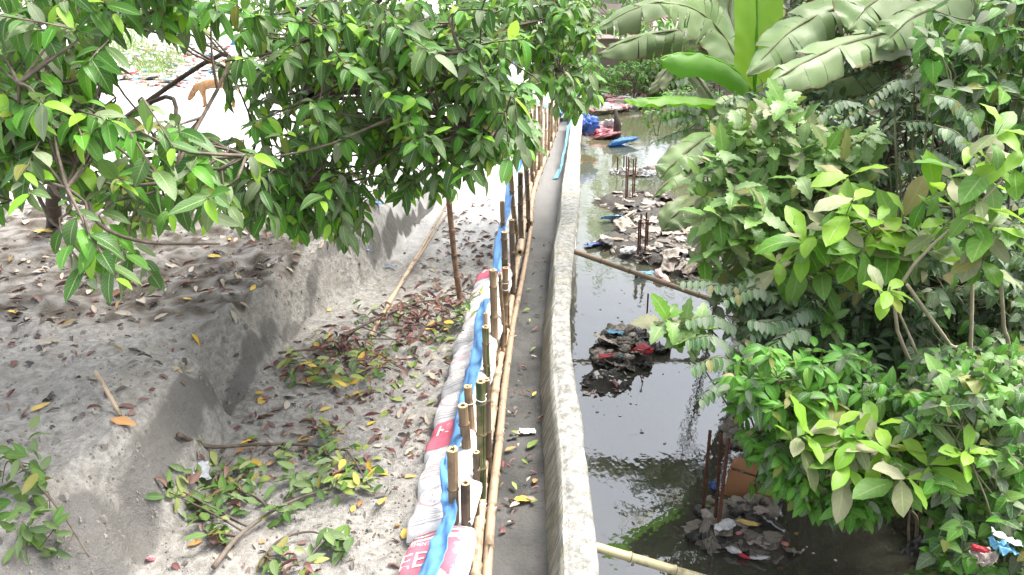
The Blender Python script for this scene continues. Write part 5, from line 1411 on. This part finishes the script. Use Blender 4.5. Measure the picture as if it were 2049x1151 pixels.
# back layer of dark bushes
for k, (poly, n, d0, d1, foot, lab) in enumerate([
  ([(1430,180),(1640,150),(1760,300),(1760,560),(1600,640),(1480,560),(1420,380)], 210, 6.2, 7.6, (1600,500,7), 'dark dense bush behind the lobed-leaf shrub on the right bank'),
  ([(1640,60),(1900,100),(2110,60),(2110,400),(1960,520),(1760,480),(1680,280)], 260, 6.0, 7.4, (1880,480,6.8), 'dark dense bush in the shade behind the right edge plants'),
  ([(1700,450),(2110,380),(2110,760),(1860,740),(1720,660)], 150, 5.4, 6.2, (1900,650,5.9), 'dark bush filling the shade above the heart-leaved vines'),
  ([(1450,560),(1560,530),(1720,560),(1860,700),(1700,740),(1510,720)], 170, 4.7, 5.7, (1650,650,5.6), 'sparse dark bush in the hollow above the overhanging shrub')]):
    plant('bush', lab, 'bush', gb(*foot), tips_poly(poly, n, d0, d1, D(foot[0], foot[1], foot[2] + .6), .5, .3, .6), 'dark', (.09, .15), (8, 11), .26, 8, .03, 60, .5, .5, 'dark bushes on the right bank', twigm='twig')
# tall trees of the right bank whose crowns stand above the picture
for k, (poly, n, d0, d1, foot, lab) in enumerate([
  ([(1620,-700),(2000,-900),(2100,-30),(1560,-30),(1540,-200)], 200, 6.5, 9.5, (1900,250,8.8), 'tall dark tree on the right bank whose crown starts at the top edge'),
  ([(1900,-900),(2700,-900),(2700,100),(2040,60)], 180, 4.5, 7.0, (2250,420,6), 'tall dark tree at the far right, only its lowest leaves in view')]):
    plant('tall_tree', lab, 'tree', gb(*foot), tips_poly(poly, n, d0, d1, D((poly[0][0] + poly[1][0]) / 2, -450, (d0 + d1) / 2), .1, .2, .6), 'dark', (.13, .20), (8, 11), .35, 9, .12, 60, .5, .5, 'tall trees of the right bank', trunk_to=D(foot[0] - 40, -200, foot[2]))
# lobed shrub
c = D(1580, 480, 6.2)
tl = tips_poly([(1400,300),(1470,220),(1560,190),(1660,260),(1740,300),(1750,430),(1650,520),(1530,560),(1420,540),(1390,420)], 120, 4.9, 6.0, c, .5, .35, .45)
tl += [(D(x, y, d), Vector((random.gauss(0, .2), -.6, .7))) for x, y, d in ((1545,235,5.1),(1654,295,4.9),(1741,262,4.9),(1510,404,4.8),(1528,432,4.7),(1450,300,5.2),(1600,350,4.8),(1470,380,4.9),(1420,500,4.9),(1480,470,4.8))]
plant('lobed_shrub', 'shrub with dusty lobed leaves in the middle of the right bank', 'shrub', gb(1580, 560, 5.9), tl, 'lobed', (.14, .215), (7, 10), .2, 8, .03, 300, .35, .5, 'shrubs of the right bank', wood='stem', twigm='stem')
# broad pale leaves
def rosettes(L): return [(D(x, y, d), Vector((random.gauss(0, .25), -.55 + random.gauss(0, .2), .8))) for x, y, d in L]
plant('broadleaf_shrub', 'shrub with large pale yellow-green leaves above the dark hollow', 'shrub', gb(1800, 640, 5.7), rosettes([(1710,395,4.3),(1632,470,4.4),(1690,440,4.4),(1760,440,4.4),(1615,490,4.5),(1780,480,4.5),(1730,490,4.4),(1670,520,4.6),(1810,430,4.5),(1840,480,4.5),(1560,520,4.7),(1700,350,4.6)]), 'broad', (.24, .34), (7, 9), .16, 2, .02, 300, .55, .5, 'pale broad-leaved shoots', wood='palestem', twigm='stem', young=.65, ylast=3, limb_r=.012)
plant('broadleaf_shrub', 'upright shoot with big pale and brownish leaves at the right edge', 'shrub', gb(2005, 760, 4.4), rosettes([(2006,250,3.8),(1962,400,3.9),(1893,380,4.2),(1985,330,3.9),(1990,450,3.9),(2040,430,3.9),(1930,330,4.2),(2045,300,3.8),(1975,500,4.0),(1900,440,4.2)]), 'broad', (.20, .29), (7, 9), .2, 2, .02, 300, .6, .5, 'pale broad-leaved shoots', wood='palestem', twigm='palestem', young=.6, ylast=2, limb_r=.012)
plant('broadleaf_shrub', 'low shoots with large pale leaves over the overhanging bush', 'shrub', gb(1880, 900, 4.9), rosettes([(1621,866,3.75),(1715,880,3.7),(1818,955,3.55),(1680,850,3.8),(1770,900,3.7),(1860,930,3.6),(1760,850,3.8),(1610,770,4.0),(1700,930,3.7)]), 'broad', (.19, .265), (7, 9), .12, 4, .014, 300, .4, .5, 'pale broad-leaved shoots', wood='palestem', twigm='stem', young=.85, ylast=3, limb_r=.009)
plant('broadleaf_sapling', 'bright yellow-green sapling alone over the vines at the lower right', 'sapling', gb(1945, 1060, 4.0), rosettes([(1938,903,3.5)]), 'broad', (.17, .22), (8, 8), .07, 1, .008, 300, .25, .6, 'bright young saplings', wood='palestem', twigm='stem', young=1.0, ylast=7)
plant('broadleaf_sapling', 'bright yellow-green sapling on the bent pale stem in the middle', 'sapling', gb(1930, 745, 4.5), rosettes([(1780,580,4.0)]), 'broad', (.19, .24), (8, 8), .07, 1, .010, 300, .45, .6, 'bright young saplings', wood='palestem', twigm='palestem', young=1.0, ylast=7, limb_r=.012)
plant('broadleaf_sapling', 'green sapling leaning out over the water beside the dark pole', 'sapling', gb(1640, 660, 5.6), rosettes([(1341,635,4.6),(1400,650,4.6),(1370,660,4.6)]), 'lobed', (.16, .22), (7, 9), .12, 2, .012, 300, .35, .5, 'bright young saplings', wood='stem', twigm='stem')
plant('broadleaf_sapling', 'deep green young plant in the dark hollow', 'sapling', gb(1680, 720, 5.0), rosettes([(1670,640,4.6)]), 'lobed', (.15, .2), (9, 9), .1, 1, .010, 300, .35, .5, 'bright young saplings', wood='stem', twigm='stem')
# overhanging small-leaved bush
c = D(1660, 880, 4.7)
ts = tips_poly([(1457,706),(1600,690),(1768,694),(1865,846),(1847,998),(1737,1040),(1640,1025),(1550,985),(1500,920),(1465,815)], 240, 3.85, 4.6, c, .6, .35, .45)
ts += tips_poly([(1520,900),(1620,960),(1740,1000),(1740,1045),(1640,1025),(1550,975)], 40, 3.8, 4.2, c, .6, -.3, .4)
plant('overhanging_bush', 'bright green small-leaved bush overhanging the water at the lower right', 'bush', gb(1880, 900, 5.0), ts, 'small', (.075, .125), (9, 12), .2, 9, .025, 300, .55, .5, None, wood='stem', twigm='stem', twig_r=.003)
# vines
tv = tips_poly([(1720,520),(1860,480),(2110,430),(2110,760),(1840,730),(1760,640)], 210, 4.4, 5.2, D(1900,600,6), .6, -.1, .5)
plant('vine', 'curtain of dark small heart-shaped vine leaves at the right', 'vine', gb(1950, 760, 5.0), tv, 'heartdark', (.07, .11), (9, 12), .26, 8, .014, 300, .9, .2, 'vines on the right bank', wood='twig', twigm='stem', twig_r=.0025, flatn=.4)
tv = tips_poly([(1860,740),(2110,700),(2110,1230),(1840,1230),(1880,1000),(1850,860)], 250, 3.4, 4.3, D(1980,1000,5), .6, .2, .5, minclear=.03)
plant('vine', 'fresh green heart-leaved vine covering the lower right corner', 'vine', gb(2000, 1100, 3.9), tv, 'heart', (.065, .105), (8, 11), .2, 8, .012, 300, .5, .5, 'vines on the right bank', wood='twig', twigm='stem', twig_r=.0025)
tv = tips_poly([(1830,700),(2060,690),(2060,860),(1900,860),(1790,800)], 70, 3.8, 4.3, D(1950,800,5), .6, .3, .5)
plant('vine', 'pale tangled vine with small leaves over the fallen stems', 'vine', gb(1950, 800, 4.5), tv, 'heart', (.055, .09), (7, 9), .2, 5, .012, 300, .5, .5, 'vines on the right bank', wood='palestem', twigm='palestem', twig_r=.003)
tv = tips_poly([(1830,80),(1900,20),(2110,-60),(2110,330),(1960,260),(1880,230)], 130, 4.4, 5.6, D(1950,150,6), .6, -.1, .5)
plant('vine', 'climbing vine with pointed green leaves in the upper right corner', 'vine', gb(2060, 560, 5.0), tv, 'heart', (.10, .15), (7, 10), .26, 7, .014, 300, .7, .4, 'vines on the right bank', wood='twig', twigm='stem')
# ground cover on the right slope so that no bare soil shows
mbits = []
S = SPEC['heartdark']
for k in range(9000):
    x, y = sample([(1480,560),(1470,330),(1560,180),(2200,60),(2200,1300),(1830,1200),(1800,1030),(1640,800)])
    p = GT(x, y, 0.0)
    if p.z < WZ + .12 or p.x > 12 or p.y > 18: continue
    mi = random.choice([0, 0, 1, 2]); var = S['var'][mi * 3 + random.randrange(3)]
    mbits.append((frame(p + Vector((0, 0, random.uniform(.02, .14))), Vector((random.gauss(0, 1), random.gauss(0, 1) - .5, random.gauss(-.2, .4))), Vector((random.gauss(0, .5), random.gauss(0, .5), 1)), random.uniform(.06, .11) * (1 + .12 * max(0, p.y - 6))), mi, var[1]))
tag(obj('ground_cover', join_leaves('ground_cover', mbits, S['mats'])), 'dark creeping leaves covering the slope of the right bank', 'ground cover', kind='stuff')

# pinnate fronds
def frond(root, a, b, n=9, size=.085, sag=.06, mat='pin'):
    """feather leaf: rachis with two rows of leaflets"""
    a, b = Vector(a), Vector(b)
    L = (b - a).length
    C = catmull([a, a.lerp(b, .5) + Vector((0, 0, sag)), b], 20)
    f = obj('frond', new_mesh('rachis', *tube(C, np.linspace(.004, .0015, 21), 4), [M['stem']]), root)
    var = [v for v in SPEC['dark']['var']]
    its = []
    for k in range(n):
        t = .18 + .80 * k / (n - 1)
        i = min(int(t * 20), 19); p = Vector(C[i]).lerp(Vector(C[i + 1]), t * 20 - i); d = (Vector(C[i + 1]) - Vector(C[i])).normalized()
        for sg in (-1, 1):
            side = d.cross(Vector((0, 0, 1))).normalized() * sg
            ld = side * .8 + d * .35 + Vector((0, 0, -.45 + random.gauss(0, .15)))
            its.append((frame(p, ld, Vector((0, 0, 1)) - side * .2, size * (1 - .35 * t) * random.uniform(.85, 1.1)), random.randrange(3)))
    for m, v in its: obj('leaflet', PINM[v], f, m)
PINV = [leaf_shape(.55, pr_ell, 5, .2, .3, 0, 0, s) for s in range(3)]
PINM = [new_mesh('leaflet', *v, [M['pin']]) for v in PINV]
def fronds(label, foot, L, **kw):
    f = gb(*foot)
    root = thing('feather_leaved_plant', label, 'plant', f, 'feather-leaved plants')
    for (a, b, d) in L:
        pa_, pb_ = D(*a, d), D(*b, d - .15)
        mid = f.lerp(pa_, .6) + Vector((0, 0, .15))
        obj('stem', new_mesh('stem', *tube(catmull([f, mid, pa_], 8), np.linspace(.012, .005, 9), 5), [M['stem']]), root)
        frond(root, pa_, pb_, **kw)
    return root
fronds('feather-leaved plant reaching over the water at the end of the dark pole', (1700, 680, 5.7), [((1490,600),(1365,562),4.9),((1540,610),(1420,570),4.9),((1480,660),(1375,640),4.7),((1600,700),(1500,640),4.6),((1470,700),(1375,680),4.6),((1480,730),(1385,735),4.5),((1490,760),(1400,800),4.4),((1580,640),(1480,690),4.6),((1560,590),(1450,600),4.8),((1640,620),(1560,660),4.7),((1560,560),(1470,575),4.9),((1620,660),(1540,700),4.5)], size=.12)
fronds('feather-leaved plant with grey drooping leaflets right of the lobed shrub', (1850, 560, 5.4), [((1790,245),(1930,285),4.7),((1800,305),(1925,335),4.7),((1780,330),(1900,360),4.8),((1790,205),(1690,240),5.2),((1860,190),(1955,255),4.5),((1830,160),(1740,200),5.2),((1720,210),(1640,230),5.3),((1870,250),(1960,330),4.4)], n=10, size=.11)
fronds('far feather-leaved plant under the banana leaves by the water', (1470, 330, 8.2), [((1420,240),(1330,242),7.8),((1425,262),(1312,282),7.8),((1405,226),(1330,215),7.8),((1430,160),(1345,165),8.2),((1430,280),(1340,300),7.7),((1440,120),(1370,110),8.3),((1440,100),(1380,80),8.3),((1450,200),(1370,190),8.0)], n=9, size=.15)
fronds('feather-leaved plant above the bananas at the top edge', (1660, 260, 7.4), [((1560,40),(1660,10),7.0),((1580,60),(1680,40),7.0),((1620,70),(1700,80),6.9)], n=9, size=.12)

# bare bent stems
for lab, pts, r in (('bent pale stem rising left out of the vines', [(1935,748,4.4),(1900,690,4.35),(1850,620,4.2),(1815,570,4.1)], .014), ('upright pale stem at the right edge above the vines', [(2010,745,4.3),(2008,650,4.2),(2002,560,4.1)], .014), ('pale fallen stem lying through the vines', [(1890,850,4.0),(1930,810,4.0),(1990,790,4.0),(2070,760,4.0)], .011), ('short brown stem at the right edge below the vines', [(2060,945,3.6),(2030,920,3.6),(2005,900,3.7)], .010)):
    P = [np.array(D(*p)) for p in pts]
    if 'pale stem' in lab and r > .012: P = [np.array(gb(*pts[0]))] + P
    tag(obj('bare_stem', new_mesh('bare_stem', *tube(catmull(P, 20), np.linspace(r, r * .7, 21), 7), [M['palestem']])), lab, 'stem')

# ---- bananas
def banana_leaf(root, pts, hw, mat, normal, tears=0, lobe=0.0, fold=.25, seed=0, tipw=.25, curl=0.0):
    """blade swept along its midrib; tears split it in hanging lobes"""
    rn = np.random.default_rng(seed)
    n = 40
    C = catmull([D(*p) for p in pts], n)
    T = np.gradient(C, axis=0); T /= np.linalg.norm(T, axis=1, keepdims=True)
    f = obj('leaf', new_mesh('midrib', *tube(C, np.linspace(.022, .005, n + 1), 6), [M['ban_mid' if mat in ('ban_mid', 'ban_young') else 'stem']]), root)
    N = np.array(Vector(normal).normalized())
    mb = MB()
    wprof = lambda t: hw * min(1, (t / .12) ** .6 if t < .12 else 1) * (1 if t < .7 else max(.02, math.cos((t - .7) / .3 * 1.5) * (1 - tipw) + tipw * (1 - (t - .7) / .3)))
    for sg in (-1, 1):
        cuts = [0] + sorted(rn.choice(np.arange(4, n - 1), size=min(tears, n - 8), replace=False).tolist()) + [n] if tears else [0, n]
        for a, b in zip(cuts, cuts[1:]):
            if b - a < 1: continue
            extra = rn.uniform(.3, 1.0) * lobe if tears else lobe
            rows = []
            gap = .12 if tears else 0
            for i in range(a, b + 1):
                side = np.cross(T[i], N); side /= np.linalg.norm(side) + 1e-9
                nn = np.cross(side, T[i]) * 1.0
                row = []
                for j in range(6):
                    s = j / 5 * wprof(i / n)
                    ang = fold - (extra + curl) * (j / 5) * 1.4
                    # gravity share of the hang
                    q = C[i] + sg * side * s * math.cos(ang) + nn * s * math.sin(ang) * .6 + np.array([0, 0, -1.0]) * s * max(0, extra) * .45 * (j / 5)
                    shrink = gap * (j / 5) * ((1 if i == a and a else 0) - (1 if i == b and b < n else 0))
                    q = q + T[i] * (shrink * .35 * wprof(i / n) + .25 * s) + nn * .008 * math.sin(i * 1.3 + j) * (j / 5) + nn * mnoise.noise((i * .25, j * .5, seed + sg)) * .03
                    row.append(q)
                rows.append(row)
            V = np.array(rows).reshape(-1, 3)
            U = np.array([[(.5 + .5 * sg * j / 5, i / n) for j in range(6)] for i in range(a, b + 1)]).reshape(-1, 2)
            q = grid_quads(6, b - a + 1)
            mb.add(V, q if sg < 0 else q[:, ::-1], U)
    me = mb.mesh('blade', [M[mat]])
    bl = obj('blade', me, f)
    return f
UPN = (0, -.35, 1)
f1 = gb(1580, 280, 9.2)
r1 = thing('banana_plant', 'banana plant with a bright upright new leaf on the right bank', 'banana plant', f1, 'banana plants')
P = catmull([f1 - Vector((0, 0, .1)), f1.lerp(D(1500, 170, 8), .5), D(1500, 160, 8.0)], 12)
obj('pseudostem', new_mesh('pseudostem', *tube(P, np.linspace(.13, .07, 13), 10), [M['pseudo']]), r1)
banana_leaf(r1, [(1508,190,7.9),(1512,130,7.8),(1514,60,7.7),(1514,-20,7.65),(1510,-75,7.7)], .27, 'ban_young', (0.1, -1, .35), 0, 0, .30, 1)
banana_leaf(r1, [(1500,180,7.8),(1470,140,7.5),(1410,112,7.2),(1360,108,7.0),(1320,116,6.9)], .20, 'ban_mid', (.1, -.2, 1), 0, .9, .1, 2)
banana_leaf(r1, [(1490,200,7.8),(1440,203,7.3),(1370,196,7.0),(1300,197,6.8),(1250,202,6.7)], .14, 'ban_mid', (.0, .2, 1), 0, .5, .3, 3)
banana_leaf(r1, [(1495,180,8.1),(1470,110,8.2),(1430,50,8.2),(1380,15,8.0),(1320,5,7.8)], .34, 'ban_dust', (.5, -.8, .6), 8, .3, .2, 4)
banana_leaf(r1, [(1500,170,8.3),(1440,70,8.6),(1350,62,8.6),(1260,80,8.6),(1190,112,8.6)], .24, 'ban_dark', (0, -.5, 1), 9, .9, .1, 5)
banana_leaf(r1, [(1500,150,8.5),(1430,20,9),(1340,2,9),(1260,22,9),(1190,62,9)], .26, 'ban_dark', (0, -.5, 1), 7, .8, .1, 6)
banana_leaf(r1, [(1500,150,8.5),(1460,20,8.8),(1500,-60,8.8),(1600,-90,8.6)], .28, 'ban_dark', (0, -.7, .7), 4, .5, .2, 7)
f2 = gb(1800, 330, 6.9)
r2 = thing('banana_plant', 'banana plant with broad pale torn leaves at the upper right', 'banana plant', f2, 'banana plants')
P = catmull([f2 - Vector((0, 0, .1)), f2.lerp(D(1795, 140, 6.9), .5), D(1800, 110, 6.8)], 12)
obj('pseudostem', new_mesh('pseudostem', *tube(P, np.linspace(.12, .06, 13), 10), [M['pseudo']]), r2)
banana_leaf(r2, [(1800,120,6.7),(1790,70,6.3),(1700,85,5.9),(1610,125,5.7),(1530,172,5.6)], .23, 'ban_dust', (.0, -.45, 1), 9, .65, .05, 11)
banana_leaf(r2, [(1795,110,6.8),(1740,10,6.9),(1660,22,6.7),(1580,65,6.6),(1495,150,6.5)], .24, 'ban_dust', (-.2, -.7, .8), 11, .5, .1, 12)
banana_leaf(r2, [(1800,110,6.8),(1850,20,6.8),(1800,-10,6.6),(1740,10,6.4),(1700,60,6.3)], .34, 'ban_dust', (.1, -.8, .7), 6, .3, .2, 13)
banana_leaf(r2, [(1810,110,6.7),(1930,-20,6.5),(1880,10,6.2),(1820,40,6.0),(1760,95,5.9)], .24, 'ban_dust', (.3, -.6, .8), 14, .7, .1, 14)
banana_leaf(r2, [(1800,120,6.9),(1700,150,6.9),(1620,160,6.9),(1570,200,6.9)], .2, 'ban_dust', (0, -.6, .9), 4, .7, .1, 15)
f3 = gb(1580, 330, 8.4)
r3 = thing('banana_plant', 'low banana plant with grey leaves drooping to the water', 'banana plant', f3, 'banana plants')
P = catmull([f3 - Vector((0, 0, .1)), f3.lerp(D(1470, 290, 7.2), .5), D(1475, 270, 7.2)], 12)
obj('pseudostem', new_mesh('pseudostem', *tube(P, np.linspace(.11, .06, 13), 10), [M['pseudo']]), r3)
banana_leaf(r3, [(1475,275,7.1),(1430,270,6.8),(1385,295,6.6),(1345,330,6.5),(1320,358,6.5)], .17, 'ban_dust', (-.5, -.7, .7), 6, .3, .1, 21)
banana_leaf(r3, [(1475,300,7.1),(1420,325,6.7),(1370,342,6.5),(1330,370,6.4),(1305,398,6.4)], .12, 'ban_dust', (-.2, .2, 1), 4, .8, .2, 22)
banana_leaf(r3, [(1475,330,7.0),(1440,390,6.6),(1395,405,6.3),(1350,430,6.2),(1325,462,6.2)], .15, 'ban_dark', (-.3, -.6, .8), 3, .4, .1, 23)
banana_leaf(r3, [(1475,290,7.1),(1520,240,6.7),(1480,215,6.5),(1450,240,6.4)], .2, 'ban_dust', (0, -.7, .8), 5, .4, .1, 24)
banana_leaf(r3, [(1475,300,7.3),(1400,160,7.6),(1350,130,7.6),(1320,160,7.6),(1296,188,7.6)], .10, 'ban_dead', (0, -.5, 1), 5, 1.0, .1, 25)
banana_leaf(r3, [(1475,330,7.0),(1470,420,6.6),(1430,480,6.3),(1400,540,6.2)], .14, 'ban_dead', (0, -.6, .8), 5, .8, .1, 26)

# ---- far end: trees, grass, shed
def far_tree(label, foot, poly, n, d0, d1, sp='small', size=(.22, .34), trunk=None, r=.12):
    return plant('far_tree', label, 'tree', foot, tips_poly(poly, n, d0, d1, D(sum(p[0] for p in poly) / len(poly), sum(p[1] for p in poly) / len(poly), d1), .4, .3, .6), sp, size, (9, 13), .7, 7, r, 0, .5, .5, 'trees at the far end', crown='crown', trunk_to=trunk, twig_r=.01)
def ft(px, py, z): p = G(px, py, z); return Vector((p.x, p.y, hz(p.x, p.y)))
far_tree('dark tree standing beyond the far end of the fence', ft(1150, 120, .3), [(1030,-260),(1330,-260),(1290,60),(1240,110),(1180,120),(1100,90)], 150, 26, 33)
far_tree('pale green bush on the far bank above the white rubble', ft(1260, 165, .0), [(1190,190),(1200,140),(1260,120),(1350,110),(1430,150),(1420,200),(1330,190),(1270,170)], 120, 24, 29, 'small', (.16, .26), None, .05)
far_tree('green bush leaning over the far right of the water', ft(1400, 210, -.2), [(1270,215),(1300,195),(1400,150),(1480,200),(1440,260),(1360,240),(1320,215)], 70, 14, 18, 'small', (.14, .22), None, .05)
far_tree('dark tree behind the banana plants', ft(1450, 90, .8), [(1200,-250),(1640,-300),(1660,120),(1500,140),(1290,90),(1200,60)], 260, 21, 27)
far_tree('tall tree behind the garbage field at the upper left', ft(120, 40, 1.0), [(-150,-300),(480,-300),(430,60),(250,70),(60,60),(-150,80)], 300, 36, 44, 'small', (.4, .65))
far_tree('tree behind the garbage field right of the first', ft(650, 40, 1.0), [(430,-260),(1060,-260),(1050,60),(800,75),(460,60)], 380, 36, 44, 'small', (.4, .65))
far_tree('dense tree row end beyond the right bank', ft(1850, 60, 1.0), [(1580,-400),(2300,-400),(2300,180),(1560,160),(1520,20)], 420, 15, 19, 'dark', (.25, .4))
# grass bank
mb = MB()
for k in range(5200):
    x, y = sample([(1185,190),(1200,135),(1340,110),(1420,150),(1340,190),(1280,178),(1220,165)])
    p = G(x, y, .1); z = hz(p.x, p.y); a = random.uniform(0, 6.28); h = random.uniform(.15, .45)
    d = Vector((math.cos(a), math.sin(a), 0)) * .04; e = Vector((random.gauss(0, .15), random.gauss(0, .15), h)); b0 = Vector((p.x, p.y, z - .02))
    mb.add([b0 - d, b0 + d, b0 + e + d * .3, b0 + e - d * .3], [(0, 1, 2, 3)], [(0, 0), (1, 0), (1, 1), (0, 1)])
tag(obj('far_grass', mb.mesh('far_grass', [M['grass']])), 'bright grass and weeds on the far bank', 'grass', kind='stuff')
# shed with a tin roof, bamboo picket piece
sp_ = ft(1250, 120, .4)
t = thing('shed', 'low dusty pink shed with a sloping tin roof behind the banana leaves', 'shed', sp_)
def box(name, c, s, mat, par, rz=0.0, rx=0.0):
    V = np.array([(x, y, z) for x in (-.5, .5) for y in (-.5, .5) for z in (-.5, .5)]) * np.array(s)
    Q = [(0, 1, 3, 2), (4, 6, 7, 5), (0, 4, 5, 1), (2, 3, 7, 6), (0, 2, 6, 4), (1, 5, 7, 3)]
    return obj(name, new_mesh(name, V, Q, None, [M[mat]], None, False), par, Matrix.Translation(c) @ Matrix.Rotation(rz, 4, 'Z') @ Matrix.Rotation(rx, 4, 'X'))
box('wall', sp_ + Vector((2.2, 2.0, .7)), (7.0, 2.4, 1.6), 'brickred', t)
for k in range(12): box('roof_sheet', sp_ + Vector((-1.2 + k * .62, 1.9, 1.72 + .02 * (k % 2))), (.60, 3.2, .04), 'tin', t, 0, R(14))
box('door', sp_ + Vector((.4, .77, .45)), (.8, .06, 1.25), 'bam_dark', t)
pk = D(1285, 62, 29.5); pk.z = hz(pk.x, pk.y)
t = thing('picket_panel', 'upright tan bamboo pickets seen between the banana leaves', 'fence', pk)
for k in range(10):
    a = D(1267 + k * 4.4, 30 + 9 * random.random(), 29.5); g = hz(a.x, a.y)
    obj('picket', new_mesh('picket', *tube(np.linspace(np.array([a.x, a.y, g]), np.array(a), 6), .036, 6), [M['bam_pale']]), t)
obj('cross_bar', new_mesh('cross_bar', *tube(np.array([D(1262, 55, 29.56), D(1312, 53, 29.56)]), .03, 5), [M['bam_brown']]), t)
# blue tarpaulin scraps at the far fence
for lab, x, y, d, s in (('blue tarpaulin hanging behind the leaves at the far fence end', 1062, 112, 17, (.55,.3,.5)), ('blue plastic sheet on the far fence posts', 1100, 128, 18, (.5,.3,.4)), ('blue plastic hanging over the far end of the wall', 1147, 180, 17, (.22,.25,.6)), ('pale blue plastic lying on the wall end', 1120, 222, 17.5, (.5,.4,.12)), ('blue bag seen through the tree in the upper middle', 755, 110, 26, (.5,.4,.4)), ('small blue bag in the garbage field right part', 470, 95, 28, (.4,.4,.4))):
    scrap('blue_tarpaulin', lab, 'tarpaulin', D(x, y, d), s, 'p_blue', 's', None, None, None, .6)
